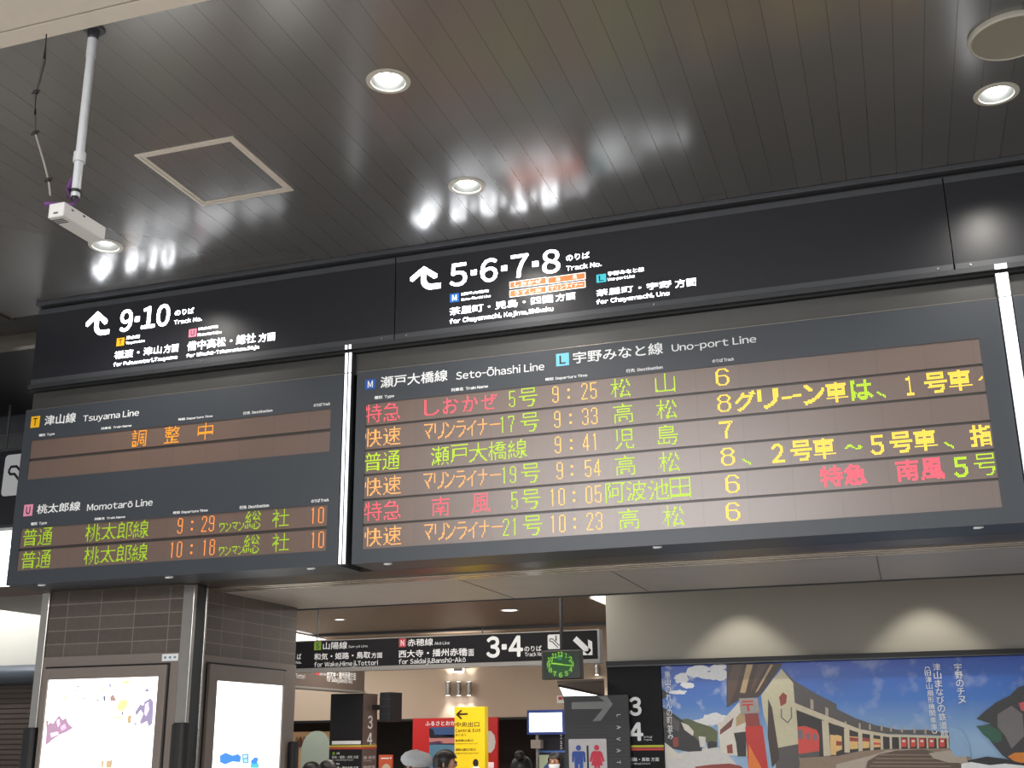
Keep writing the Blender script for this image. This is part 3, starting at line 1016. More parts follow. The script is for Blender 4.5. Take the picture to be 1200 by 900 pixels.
heads(b1, [('津山線', 51.7, 498.9, 89.7, 483, 0.015), ('Tsuyama Line', 96.7, 496.4, 163.3, 479.2, 0.01),
           ('種別  Type', 45.3, 512.2, 64.2, 506.7, 0.03), ('列車名  Train Name', 118.3, 503.9, 154.4, 497, 0.03),
           ('時刻  Departure Time', 208.9, 493.6, 249.4, 485.8, 0.03), ('行先  Destination', 284.7, 486.4, 319.4, 478.9, 0.03),
           ('のりば Track', 367.5, 477, 387, 471, 0.03),
           ('桃太郎線', 42.8, 602.5, 94.7, 587.2, 0.015), ('Momotarō Line', 101.7, 598.9, 179.4, 583.9, 0.01),
           ('種別  Type', 35.8, 616.4, 55.3, 610.8, 0.03), ('列車名  Train Name', 110.6, 610, 147, 603.9, 0.03),
           ('時刻  Departure Time', 202.8, 603.3, 243.6, 596, 0.03), ('行先  Destination', 280.5, 597, 315.3, 590, 0.03),
           ('のりば Track', 364.7, 589.2, 385.5, 583.6, 0.03)])
def pbadge(name, rgb):
    M[name] = mat(name, srgb(*rgb), 0.5, noise=0.02)
    return name
badge(b1, 'T', PB(35.6, 501.7, 47.5, 487.2, YB), pbadge('print_yellow', (250, 190, 20)), 'ink_dark', FB, YB - 0.0015)
badge(b1, 'U', PB(27.2, 605.3, 39.2, 590.8, YB), pbadge('print_pink', (235, 150, 180)), 'ink_dark', FB, YB - 0.0015)
latches(b1, (50, 199, 365))

# right board
rx0, rx1 = at(410, 661.7, YB).x + 0.012, 0.752
W = (at(426.7, 560, YB).x, at(1161, 496, YB).x, zz((426.7, 643), (1175, 595)), zz((426.7, 473), (1146.7, 396.7)))
b2 = board(rx0, rx1, 'large right departure board with six lit rows and running text', [W])
MB().box(W[0], W[1], YB + 0.012, YB + 0.06, W[2], W[3]).build('row_divider', M['divider_grey'], b2)
R_, O_, G_, Y_, N_ = 'led_red', 'led_orange', 'led_green', 'led_yellow', 'k'
def tm(h, m, y):
    r = []
    r.append((h, 647 if len(h) == 1 else 641, O_, 'digit'))
    r += [(':', 666.5, O_, 'digit'), (m, 680, O_, 'digit')]
    return r
base_px = {}
rows = [
    [('特急', 428, R_, N_), ('しおかぜ', 497, R_, N_), ('5', 596, G_, 'digit'), ('号', 609, G_, N_), ('松', 717, G_, N_), ('山', 769, G_, N_), ('6', 836, Y_, 'wide')],
    [('快速', 428, O_, N_), ('マリンライナー', 497, O_, 'half'), ('17', 585, G_, 'digit'), ('号', 610, G_, N_), ('高', 719, G_, N_), ('松', 770, G_, N_), ('8', 838, Y_, 'wide'), ('グリーン車', 863, Y_, 'bold'), ('は、', 998, G_, 'bold'), ('1号車', 1056, Y_, 'bold'), ('〜', 1143, Y_, 'bold')],
    [('普通', 428, G_, N_), ('瀬戸大橋線', 505, G_, N_), ('児', 720, G_, N_), ('島', 772, G_, N_), ('7', 840, Y_, 'wide')],
    [('快速', 428, O_, N_), ('マリンライナー', 497, O_, 'half'), ('19', 587, G_, 'digit'), ('号', 611, G_, N_), ('高', 721, G_, N_), ('松', 773, G_, N_), ('8', 842, Y_, 'wide'), ('、', 869, G_, 'bold'), ('2号車', 900, Y_, 'bold'), ('〜', 987, G_, 'bold'), ('5号車', 1015, Y_, 'bold'), ('、', 1105, G_, 'bold'), ('指', 1138, Y_, 'bold')],
    [('特急', 428, R_, N_), ('南', 507, R_, N_), ('風', 554, R_, N_), ('5', 599, G_, 'digit'), ('号', 612, G_, N_), ('阿波池田', 711, G_, N_), ('6', 847, Y_, 'wide'), ('特急', 962, R_, 'bold'), ('南風', 1051, R_, 'bold'), ('5', 1112, G_, 'bold'), ('号', 1143, G_, N_)],
    [('快速', 428, O_, N_), ('マリンライナー', 497, O_, 'half'), ('21', 588, G_, 'digit'), ('号', 613, G_, N_), ('高', 726, G_, N_), ('松', 778, G_, N_), ('6', 849, Y_, 'wide')]]
times = [('9', '25'), ('9', '33'), ('9', '41'), ('9', '54'), ('10', '05'), ('10', '23')]
g = 0.016
rh = (W[3] - W[2] - 5 * g) / 6
for k in range(6):
    z1 = W[3] - k * (rh + g)
    h, mn = times[k]
    off = k * 1.4
    its = rows[k] + [(h, (647 if len(h) == 1 else 637.5) + off, 'led_gold', 'digit'), (':', 666 + off, 'led_gold', 'digit'), (mn, 680 + off, 'led_gold', 'digit')]
    row_panel(b2, W[0], W[1], z1 - rh, z1, its)
heads(b2, [('瀬戸大橋線', 445.8, 455, 524.6, 432.7, 0.015), ('Seto-Ōhashi Line', 534.4, 445.2, 637.7, 423, 0.01),
           ('種別  Type', 438.7, 468.7, 462, 461.8, 0.03), ('列車名  Train Name', 528.7, 459.2, 572, 450.4, 0.03),
           ('宇野みなと線', 671.7, 426.5, 776.5, 400.8, 0.015), ('Uno-port Line', 787.5, 414.6, 885.8, 392, 0.01),
           ('時刻  Departure Time', 639.2, 447.3, 688.3, 437.5, 0.03), ('行先  Destination', 733.7, 437, 776.5, 428, 0.03),
           ('のりば Track', 834.8, 425.4, 860, 418.4, 0.03)])
badge(b2, 'M', PB(427.7, 457, 440.6, 443.7, YB), pbadge('print_blue', (20, 84, 170)), 'print_white', FB, YB - 0.0015)
badge(b2, 'L', PB(651.9, 429.6, 666.7, 413.3, YB), pbadge('print_cyan', (120, 205, 235)), 'ink_dark', FB, YB - 0.0015)
latches(b2, (455, 770, 1145))

# third board, only its edge in view
t3 = thing('departure_board', 'dark board edge beyond the right light strip, cut off by the frame', 'departure board', (1.4, YB + 0.05, BZ0), 'departure boards under the signs')
MB().box(0.838, 2.0, YB, YB + 0.36, BZ0, BZ1).build('casing', M['casing_grey'], t3)
MB().box(0.838, 2.0, YB + 0.002, YB + 0.055, BZ1 + 0.0005, BZ1 + 0.004).build('top_edge', M['lip_metal'], t3)

# glowing strips between the boards
for xc, lab, hw in ((-3.508, 'thin glowing white light strip between the two departure boards', 0.023), (0.795, 'wider glowing white light strip at the right end of the large board', 0.034)):
    t = thing('light_strip', lab, 'light strip', (xc, YB, ZS), 'light strips between the boards')
    MB().box(xc - hw - 0.004, xc + hw + 0.004, YB - 0.004, YB + 0.04, ZS, 4.33).build('channel', M['rail_grey'], t)
    for s in (-1, 1):
        m = MB()
        for z0, z1 in ((ZS + 0.004, BZ1 - 0.004), (BZ1 + 0.004, 4.328)):
            a0, a1 = sorted((xc + s * (0.007 if hw < 0.03 else 0.002), xc + s * hw))
            m.box(a0, a1, YB - 0.014, YB - 0.004, z0, z1)
        m.box(a0, a1, YB - 0.022, YB - 0.0155, 4.353, 4.385)
        m.build('tube', M['strip_glow'], t)

# ------------------------------------------------------------------ things on the ceiling
def downlight(L, label, power=16):
    t = thing('ceiling_light', label, 'ceiling light', (L.x, L.y, ZC), 'round downlights in the plank ceiling')
    MB().lathe([(0.092, 0.0), (0.094, -0.008), (0.118, -0.006), (0.120, 0.0)], (L.x, L.y, ZC), 40).build('trim_ring', M['ring'], t, smooth=True)
    MB().lathe([(0.092, 0.0), (0.086, 0.03), (0.07, 0.075), (0.05, 0.10), (0.0, 0.102)], (L.x, L.y, ZC), 40).build('reflector', M['reflector'], t, smooth=True)
    MB().ball((L.x, L.y, ZC + 0.072), 0.066, 0.066, 0.045, 20).build('lamp', M['lens'], t, smooth=True)
    s = spot_light('downlight_beam', (L.x, L.y, ZC - 0.015), power * 6, 150, 1.0, radius=0.07)
for L, lab in zip(LAMPS, ('round downlight nearest the top of the photo, glowing white, left of centre', 'round downlight above the 5 6 7 8 sign, near its reflection',
                          'round downlight at far left above the 9 10 sign, below the white pipe', 'round downlight at far right below the round speaker cover')):
    downlight(L, lab)

sp = atZ(1185, 40, ZC)
t = thing('ceiling_speaker', 'large round pale ceiling speaker cover in the top right corner', 'speaker', (sp.x, sp.y, ZC))
M['speaker_rim'] = mat('speaker_rim', srgb(190, 186, 174), 0.5)
M['speaker_face'] = mat('speaker_face', srgb(150, 144, 132), 0.6, noise=0.15, scale=300)
MB().lathe([(0.208, 0), (0.208, -0.02), (0.198, -0.028), (0.190, -0.024)], (sp.x, sp.y, ZC), 48).build('rim', M['speaker_rim'], t, smooth=True)
MB().lathe([(0.190, -0.024), (0.12, -0.02), (0.0, -0.018)], (sp.x, sp.y, ZC), 48).build('grille', M['speaker_face'], t, smooth=True)

# access hatch
hx0, hx1, hy0, hy1 = -4.16, -3.46, 5.275, 6.02
hA, hB, hC, hD = (atZ(*p, ZC) for p in ((158, 181), (274, 159), (343, 222), (237, 241)))
hx0, hx1, hy0, hy1 = (hA.x + hD.x) / 2, (hB.x + hC.x) / 2, (hA.y + hB.y) / 2, (hC.y + hD.y) / 2
t = thing('access_hatch', 'square access hatch with pale metal frame in the plank ceiling', 'hatch', ((hx0 + hx1) / 2, (hy0 + hy1) / 2, ZC))
M['hatch_metal'] = mat('hatch_metal', srgb(222, 212, 200), 0.45, 0.0)
for nm, o, i, d in (('outer_frame', 0.0, 0.022, 0.008), ('inner_frame', 0.026, 0.045, 0.006)):
    m = MB()
    x0, x1, y0, y1 = hx0 + o, hx1 - o, hy0 + o, hy1 - o
    k = i - o
    m.box(x0, x1, y0, y0 + k, ZC - d, ZC - 0.0005).box(x0, x1, y1 - k, y1, ZC - d, ZC - 0.0005).box(x0, x0 + k, y0 + k, y1 - k, ZC - d, ZC - 0.0005).box(x1 - k, x1, y0 + k, y1 - k, ZC - d, ZC - 0.0005)
    m.build(nm, M['hatch_metal'], t)
mm = MB()
for q in ((hx0 + .022, hx1 - .022, hy0 + .022, hy0 + .026), (hx0 + .022, hx1 - .022, hy1 - .026, hy1 - .022), (hx0 + .022, hx0 + .026, hy0 + .026, hy1 - .026), (hx1 - .026, hx1 - .022, hy0 + .026, hy1 - .026)):
    mm.box(*q, ZC - 0.003, ZC - 0.0005)
mm.build('door_gap', M['gap_black'], t)

# pipe with a small white box at its foot
pt = atZ(110, 34, ZC)
pz = at(88, 231, pt.y).z
t = thing('ceiling_camera', 'white pipe hanging from the ceiling with a small white box at its foot', 'camera', (pt.x, pt.y, ZC))
MB().lathe([(0.0, -0.012), (0.05, -0.012), (0.055, -0.004), (0.055, 0)], (pt.x, pt.y, ZC), 24).lathe([(0.03, -0.012), (0.026, -0.06), (0.0, -0.06)], (pt.x, pt.y, ZC), 20).build('ceiling_plate', M['frame_grey'], t, smooth=True)
zj = at(93, 185, pt.y).z
M['pipe_white'] = mat('pipe_white', srgb(200, 205, 210), 0.35, 0.1)
MB().tube([(pt.x, pt.y, ZC - 0.05), (pt.x, pt.y, pz)], 0.021, 16).tube([(pt.x, pt.y, ZC - 0.05), (pt.x, pt.y, ZC - 0.16)], 0.024, 16).build('pipe', M['pipe_white'], t, smooth=True)
MB().tube([(pt.x, pt.y, zj + 0.025), (pt.x, pt.y, zj - 0.025)], 0.029, 16).build('collar', M['pipe_white'], t, smooth=True)
MB().tube([(pt.x, pt.y, pz + 0.035), (pt.x, pt.y, pz + 0.022)], 0.027, 16).tube([(pt.x, pt.y, pz + 0.002), (pt.x, pt.y, pz - 0.02)], 0.018, 12).build('clamp', M['black'], t, smooth=True)
nf = at(66, 243, pt.y - 0.12)
hw = 0.043
bx, by0, bz = nf.x, pt.y - 0.12, nf.z - 0.012
cb = MB().box(bx - hw, bx + hw, by0, by0 + 0.30, bz - 0.036, bz + 0.036)
cb.build('housing', M['white_paint'], t, bevel=0.006)
v = MB()
for k in range(3):
    v.box(bx - hw + 0.005, bx + hw - 0.02, by0 + 0.025 + k * 0.016, by0 + 0.033 + k * 0.016, bz - 0.0375, bz - 0.0355)
v.box(bx + hw - 0.0005, bx + hw + 0.0012, by0 + 0.05, by0 + 0.066, bz + 0.012, bz + 0.02).box(bx + hw - 0.0005, bx + hw + 0.0012, by0 + 0.13, by0 + 0.146, bz + 0.018, bz + 0.026)
v.box(bx - 0.012, bx + 0.012, by0 - 0.0012, by0 + 0.001, bz - 0.02, bz - 0.012)
v.build('vent_slots', M['rail_grey'], t)
M['purple'] = mat('purple_strap', srgb(92, 48, 110), 0.6)
st_ = MB().tube([(bx - 0.075, by0 + 0.01, bz + 0.045), (bx - 0.02, by0 + 0.03, bz + 0.043), (bx + 0.04, by0 + 0.06, bz + 0.047), (pt.x + 0.01, pt.y, pz - 0.012)], [0.014, 0.012, 0.008, 0.006], 10)
st_.tube([(pt.x - 0.024, pt.y - 0.015, pz - 0.01), (pt.x - 0.03, pt.y - 0.018, pz + 0.04), (pt.x - 0.022, pt.y - 0.012, pz + 0.1)], [0.01, 0.012, 0.006], 8)
st_.build('strap', M['purple'], t, smooth=True)
# its cable
Yc = 3.93
cp = [at(x, y, Yc) for x, y in ((53, -12), (54, 8), (56, 22), (52, 70), (47, 90), (42, 108), (41, 135), (41, 155), (46, 172), (52, 192), (57, 212), (59, 229))]
t = thing('cable', 'thin dark cable dangling from the pale beam to the white box', 'cable', (cp[0].x, cp[0].y, cp[0].z))
M['cable_dark'] = mat('cable_dark', srgb(70, 66, 64), 0.6)
M['cable_pale'] = mat('cable_pale', srgb(150, 145, 140), 0.6)
MB().tube(cp[:8], [0.008] * 4 + [0.007, 0.006, 0.005, 0.005], 8).build('upper_length', M['cable_dark'], t, smooth=True)
MB().tube(cp[7:], 0.0045, 8).build('lower_length', M['cable_pale'], t, smooth=True)
for px_, py_ in ((42, 108), (41, 156), (57, 211)):
    c = at(px_, py_, Yc)
    MB().ball(c, 0.014, 0.014, 0.012, 10).tube([c + Vector((-0.022, 0, -0.004)), c + Vector((0.022, 0, 0.006))], 0.005, 6).build('cable_tie', M['black'], t, smooth=True)

# black hanging sign far left with an escalator pictogram
def escal(m, box, fr, mi_bg=0, mi_ink=1, fr2=None):
    u0, v0, u1, v1 = box
    W_, H_ = u1 - u0, v1 - v0
    q = lambda u, v: (u0 + u * W_, v0 + v * H_)
    pts = []
    for cx, cy, a0 in ((0.9, 0.1, -90), (0.9, 0.9, 0), (0.1, 0.9, 90), (0.1, 0.1, 180)):
        pts += [q(cx + 0.1 * math.cos(math.radians(a0 + k * 22.5)), cy + 0.1 * math.sin(math.radians(a0 + k * 22.5))) for k in range(5)]
    m.poly(pts, fr, mi_bg)
    f2 = fr2
    wd = 0.06 * W_
    m.stroke([q(0.14, 0.60), q(0.2, 0.70), q(0.36, 0.70), q(0.82, 0.25), q(0.92, 0.25)], wd, f2, mi_ink)
    m.stroke([q(0.14, 0.60), q(0.2, 0.52), q(0.32, 0.52), q(0.76, 0.08)], wd, f2, mi_ink)
    m.stroke([q(0.62, 0.78), q(0.62, 0.56)], wd * 1.6, f2, mi_ink)
    m.disc(*q(0.62, 0.86), wd, wd, f2, mi_ink)
Yl = 9.5
zt, zb_ = at(10, 529, Yl).z, at(10, 615, Yl).z
lr = at(34, 560, Yl).x
t = thing('hanging_sign', 'black hanging sign with white pictogram at far left, half hidden by the left board', 'sign', (lr - 0.8, Yl + 0.06, zb_))
MB().box(lr - 1.6, lr, Yl, Yl + 0.12, zb_, zt).build('panel', M['sign_black'], t, bevel=0.005)
MB().box(lr - 1.6, lr + 0.01, Yl - 0.01, Yl + 0.13, zt, zt + 0.03).box(lr - 1.6, lr + 0.01, Yl - 0.01, Yl + 0.13, zb_ - 0.03, zb_).build('frame', M['frame_grey'], t)
p0, p1 = at(1, 582, Yl), at(29, 534, Yl)
m = MB()
escal(m, (p0.x, p0.z, p0.x + 0.44, p0.z + 0.44), front(Yl - 0.0015), 0, 1, front(Yl - 0.003))
m.build('pictogram', [M['print_white'], M['ink_dark']], t)
MB().tube([(lr - 0.4, Yl + 0.06, zt + 0.03), (lr - 0.4, Yl + 0.06, ZC + 0.1)], 0.015, 10).build('hanger', M['frame_grey'], t)

# ------------------------------------------------------------------ rear hall: hanging sign 3-4
Yh = 11.0
PX = lambda x, y, Y=Yh: at(x, y, Y)
hz0 = (PX(345, 786).z + PX(703, 774.5).z) / 2
hz1 = (PX(345, 750).z + PX(703, 739).z) / 2
hx0, hx1 = -6.9, PX(703, 760).x
t = thing('hanging_sign', 'long black hanging sign reading 3 4 with down arrow, behind the clock', 'sign', ((hx0 + hx1) / 2, Yh + 0.06, hz0))
MB().box(hx0, hx1 - 0.02, Yh, Yh + 0.12, hz0 + 0.02, hz1 - 0.008).build('panel', mat('panel_black', srgb(18, 17, 22), 0.6, spec=0.25), t)
M['frame_silver'] = mat('frame_silver', srgb(150, 148, 146), 0.4, 0.4)
MB().box(hx0, hx1, Yh - 0.006, Yh + 0.126, hz0 - 0.02, hz0 + 0.02).box(hx1 - 0.02, hx1, Yh - 0.006, Yh + 0.126, hz0 + 0.02, hz1).box(hx0, hx1 - 0.02, Yh - 0.003, Yh + 0.123, hz1 - 0.008, hz1).build('frame', M['frame_silver'], t)
for px_, zt_ in ((369, ZR), (563, hz1 + 0.06)):
    x = PX(px_, 742).x
    MB().tube([(x, Yh + 0.06, hz1), (x, Yh + 0.06, zt_)], 0.007, 8).build('hanger', M['rail_grey'], t)
Yt = Yh - 0.002
def z5(x, y): return 340 + x / 6, 690 + y / 6
def z6(x, y): return 540 + x / 6, 690 + y / 6
def tb(s, zf, x0, y0, x1, y1, bold):
    a_, b_ = zf(x0, y0), zf(x1, y1)
    return (s, a_[0], a_[1], b_[0], b_[1], bold)
lettering(t, [tb('山陽線', z5, 230, 428, 402, 370, 0.01), tb('San-yō Line', z5, 410, 420, 545, 393, 0.0), tb('和気・姫路・鳥取', z5, 168, 502, 565, 440, 0.015),
              tb('方面', z5, 570, 488, 648, 446, 0.01), tb('for Wake,Himeji,Tottori', z5, 168, 560, 618, 500, 0.008),
              tb('赤穂線', z5, 825, 405, 1005, 347, 0.01), tb('Akō Line', z5, 1015, 395, 1122, 368, 0.0), tb('西大寺・播州赤穂', z5, 762, 485, 1243, 415, 0.015),
              tb('方面', z6, 10, 475, 92, 420, 0.01), tb('for Saidaiji,Banshū-Akō', z5, 762, 540, 1235, 478, 0.008),
              tb('のりば', z6, 447, 442, 568, 398, 0.012), tb('Track No.', z6, 450, 476, 582, 442, 0.01), tb('ば', z5, 48, 498, 78, 455, 0.01), tb('No.', z5, 40, 528, 80, 508, 0.01)],
          'print_white', 'lettering', Yt)
lettering(t, [tb('3·4', z6, 180, 488, 436, 325, 0.03)], 'print_white', 'track_numbers', Yt)
M['print_lime'] = mat('print_lime', srgb(120, 160, 40), 0.5)
M['print_red'] = mat('print_red', srgb(200, 60, 70), 0.5)
def bx(zf, x0, y0, x1, y1, Y):
    a_, b_ = zf(x0, y0), zf(x1, y1)
    return PB(a_[0], a_[1], b_[0], b_[1], Y)
badge(t, 'S', bx(z5, 168, 432, 220, 372, Yt), 'print_lime', 'ink_dark', front(Yt), Yt)
badge(t, 'N', bx(z5, 765, 410, 815, 350, Yt), 'print_red', 'print_white', front(Yt), Yt)
m = MB()
q0 = bx(z6, 612, 425, 728, 318, Yt)
escal(m, (q0[0], q0[1], q0[0] + (q0[3] - q0[1]), q0[3]), front(Yt), 0, 1, front(Yt - 0.0015))
m.build('pictogram', [M['print_white'], M['ink_dark']], t)
q0 = bx(z6, 795, 470, 922, 335, Yt)
m = MB()
u = lambda a_, b_: (q0[0] + a_ * (q0[2] - q0[0]), q0[1] + b_ * (q0[3] - q0[1]))
m.stroke([u(0.07, 0.93), u(0.85, 0.14)], 0.055, front(Yt), 0, False)
m.poly([u(1, 0), u(1, 0.72), u(0.78, 0.85), u(0.78, 0.22)], front(Yt)).poly([u(1, 0), u(0.78, 0.22), u(0.40, 0.22), u(0.40, 0.0)], front(Yt))
m.build('arrow', M['print_white'], t)

# clock in front of it
Yk = 10.2
c0, c1 = at(635, 796.5, Yk), at(680, 761, Yk)
kx, kz = (c0.x + c1.x) / 2, (c0.z + c1.z) / 2
hw_, hh_ = (c1.x - c0.x) / 2, (c1.z - c0.z) / 2
t = thing('hanging_clock', 'square dark clock with glowing green dial on a black pole', 'clock', (kx, Yk + 0.05, kz - hh_))
M['clock_case'] = mat('clock_case', srgb(50, 46, 42), 0.5)
MB().box(kx - hw_, kx + hw_, Yk, Yk + 0.1, kz - hh_, kz + hh_).build('case', M['clock_case'], t, bevel=0.006)
M['dial_green'] = mat('dial_green', srgb(16, 62, 26), 0.4, emit=0.1, ecol=srgb(40, 130, 50), noise=0.05)
M['green_glow'] = mat('green_glow', srgb(120, 180, 50), 0.5, emit=0.42, noise=0)
MB().rect(kx - hw_ * 0.92, kz - hh_ * 0.9, kx + hw_ * 0.92, kz + hh_ * 0.9, front(Yk - 0.001)).build('glass', mat('clock_glass', srgb(30, 40, 28), 0.25), t)
MB().disc(kx - hw_ * 0.03, kz, hw_ * 0.72, hh_ * 0.86, front(Yk - 0.002), 0, 40).build('dial', M['dial_green'], t)
m = MB()
for n in range(1, 13):
    a_ = math.radians(90 - 30 * n)
    cx_, cz_ = kx - hw_ * 0.03 + hw_ * 0.6 * math.cos(a_), kz + hh_ * 0.72 * math.sin(a_)
    wd_ = 0.016 if n < 10 else 0.024
    m.text(str(n), cx_ - wd_ / (1 if n != 1 else 2), cz_ - 0.021, cx_ + wd_ / (1 if n != 1 else 2), cz_ + 0.021, front(Yk - 0.003), 0, 0.02)
m.build('numerals', M['green_glow'], t)
MB().stroke([(kx - 0.09, kz + 0.014), (kx + 0.015, kz)], 0.013, front(Yk - 0.004)).build('hour_hand', M['green_glow'], t)
MB().stroke([(kx - 0.03, kz + 0.003), (kx + 0.10, kz - 0.012)], 0.009, front(Yk - 0.0045)).build('minute_hand', M['green_glow'], t)
MB().rect(kx - 0.03, kz + 0.042, kx + 0.01, kz + 0.075, front(Yk - 0.003)).build('emblem', mat('clock_emblem', srgb(40, 110, 80), 0.5, emit=0.15), t)
MB().tube([(kx - 0.005, Yk + 0.05, kz + hh_), (kx - 0.005, Yk + 0.05, ZR)], 0.017, 12).build('pole', M['black'], t)

# far ceiling lamps
def flat_lamp(px_, py_, lab, r=0.09):
    L = atZ(px_, py_, ZR)
    t = thing('ceiling_light', lab, 'ceiling light', (L.x, L.y, ZR), 'small downlights in the rear hall ceiling')
    MB().lathe([(r, 0), (r + 0.02, -0.006), (r + 0.025, 0)], (L.x, L.y, ZR), 24).build('trim_ring', M['ring'], t)
    MB().lathe([(0, -0.003), (r, -0.003)], (L.x, L.y, ZR), 24).build('lamp', M['panel_glow'], t)
flat_lamp(398, 726, 'small flat downlight in the rear ceiling, left, near the column', 0.05)
flat_lamp(597, 715, 'small flat downlight in the rear ceiling, left of the clock pole', 0.085)
# rectangular glowing ceiling panels
L0 = atZ(692, 699, ZR)
L1 = atZ(709, 708, ZR)
t = thing('ceiling_panel_light', 'bright wedge of a ceiling light panel just right of the clock pole top', 'ceiling light', (L0.x + 0.4, (L0.y + L1.y) / 2, ZR))
MB().box(L0.x, L0.x + 0.9, L0.y, L0.y + 1.3, ZR - 0.012, ZR - 0.001).build('diffuser', M['panel_glow'], t)
MB().box(L0.x - 0.02, L0.x, L0.y, L0.y + 1.3, ZR - 0.02, ZR - 0.001).build('frame', M['ring'], t)
zq = ZR - 0.02
L0, L1 = atZ(346, 740.5, zq), atZ(388, 749, zq)
t = thing('ceiling_panel_light', 'bright glowing ceiling panel beside the column, above the black 3 4 sign', 'ceiling light', (L0.x - 0.4, 14.6, zq))
m = MB()
m.prism([(L0.x - 1.2, L0.y), (L0.x, L0.y), (L1.x, min(L1.y, 14.95)), (L0.x - 1.2, 14.95)], zq - 0.012, zq, axis='Z')
m.build('diffuser', M['panel_glow'], t)
MB().tube([(L0.x, L0.y, zq - 0.006), (L1.x, min(L1.y, 14.95), zq - 0.006)], 0.012, 8).build('frame', M['ring'], t)

# ------------------------------------------------------------------ rear wall fittings
YW = 15.0
def sconce(px_, y0, y1, lab, up=True, r=0.035):
    a_, c_ = at(px_, y1, YW - 0.08), at(px_, y0, YW - 0.08)
    x, z0, z1 = a_.x, a_.z, c_.z
    t = thing('wall_lamp', lab, 'wall lamp', (x, YW - 0.08, z0), 'cylinder wall lamps on the beige wall')
    MB().lathe([(0.0, z0 + 0.006 - z0), (r - 0.005, 0.006), (r, 0), (r, z1 - z0), (r - 0.005, z1 - z0 - 0.006), (0, z1 - z0 - 0.006)], (x, YW - 0.08, z0), 20).build('shade', M['steel'], t, smooth=True)
    MB().box(x - 0.012, x + 0.012, YW - 0.05, YW, (z0 + z1) / 2 - 0.02, (z0 + z1) / 2 + 0.02).build('bracket', M['steel'], t)
    m = MB().lathe([(0, -0.001), (r - 0.006, -0.001)], (x, YW - 0.08, z0), 16)
    if up:
        m.lathe([(0, z1 - z0 + 0.001), (r - 0.006, z1 - z0 + 0.001)], (x, YW - 0.08, z0), 16)
    m.build('lamp', M['lens'], t)
    spot_light('wall_lamp_beam', (x, YW - 0.08, z0 - 0.02), 8.0, 84, 0.6)
    if up:
        spot_light('wall_lamp_beam', (x, YW - 0.08, z1 + 0.02), 8.0, 84, 0.6, (math.pi, 0, 0))
sconce(525, 799, 815, 'leftmost of the three cylinder wall lamps above the yellow sign')
sconce(537.3, 799, 815, 'middle of the three cylinder wall lamps above the yellow sign')
sconce(549.5, 799, 815, 'rightmost of the three cylinder wall lamps above the yellow sign')
sconce(699.5, 779, 791, 'single cylinder lamp right of the clock, shining down', False, 0.032)
q = PB(532, 788.5, 545, 782, YW)
t = thing('wall_box', 'small white rectangular fitting above the three wall lamps', 'fitting', ((q[0] + q[2]) / 2, YW - 0.04, q[1]))
MB().box(q[0], q[2], YW - 0.06, YW, q[1], q[3]).build('case', M['white_paint'], t, bevel=0.005)
MB().rect(q[0] + 0.02, q[1] + 0.02, q[2] - 0.02, q[3] - 0.012, front(YW - 0.0615)).build('cover', M['frame_grey'], t)
q = PB(653, 824, 661, 815, YW)
t = thing('wall_notice', 'tiny white notice with red mark on the beige wall, left of lavatory sign', 'notice', ((q[0] + q[2]) / 2, YW, q[1]))
MB().box(q[0], q[2], YW - 0.01, YW, q[1], q[3]).build('plate', M['print_white'], t)
MB().rect(q[0] + 0.02, q[1] + 0.04, q[2] - 0.02, q[3] - 0.015, front(YW - 0.0115)).build('mark', M['print_red'], t)

# lavatory corridor: header and glowing ceiling panel
zc = 2.15
L0, L1, L2 = atZ(655, 803, zc), atZ(706, 814.5, zc), atZ(662, 818, zc)
cq = [atZ(*p, zc) for p in ((653, 800.5), (708, 798.2), (709, 822), (661, 822))]
struct(MB().prism([(p.x, p.y) for p in cq], zc + 0.001, zc + 0.02, axis='Z').build('ceiling_corridor', M['dark_ceiling']))
t = thing('ceiling_panel_light', 'large glowing ceiling panel under the clock, above the lavatory sign', 'ceiling light', (L0.x + 0.4, L0.y + 0.5, zc))
m = MB()
L3 = atZ(700, 819, zc)
m.prism([(L0.x, L0.y), (L1.x, L1.y), (L3.x, max(L3.y, L1.y + 0.1)), (L2.x, L2.y)], zc - 0.006, zc, axis='Z')
m.build('diffuser', M['panel_glow'], t)
MB().tube([(L0.x, L0.y, zc - 0.004), (L1.x, L1.y, zc - 0.004)], 0.012, 8).build('frame', M['dark_wall'], t)

# gate fascia and pillar at the left of the rear hall
XF = -6.2
fz0 = (atX(345, 801, XF).z + atX(427, 812, XF).z) / 2
t = thing('gate_sign', 'brown lintel sign running back to the black pillar, partly behind the hanging sign', 'sign', (XF - 0.1, 12.0, fz0))
M['lintel_brown'] = mat('lintel_brown', srgb(98, 86, 80), 0.5)
yf1 = atX(427, 805, XF).y
MB().box(XF - 0.2, XF, 11.2, yf1, fz0, fz0 + 0.34).build('panel', M['lintel_brown'], t)
MB().box(XF - 0.21, XF + 0.012, 11.2, yf1 + 0.01, fz0 - 0.02, fz0).build('frame', M['frame_silver'], t)
m = MB()
def XB(x0, y0, x1, y1):
    a_, b_ = atX(*z5(x0, y0), XF), atX(*z5(x1, y1), XF)
    return a_.y, a_.z, b_.y, b_.z
fx = lambda u, v: (XF + 0.002, u, v)
m.text('西大寺・播州赤穂方面', *XB(256, 625, 462, 590), fx, 0, 0.015).text('for Saidaiji,Banshū-Akō', *XB(256, 660, 437, 635), fx, 0, 0.01).text('Tottori', *XB(38, 628, 104, 600), fx, 0, 0.0).text('Akō Line', *XB(205, 606, 252, 592), fx, 0, 0.0)
m.build('lettering', M['print_white'], t)
q = XB(178, 604, 200, 588)
MB().rect(*q, fx).build('line_badge', M['print_red'], t)

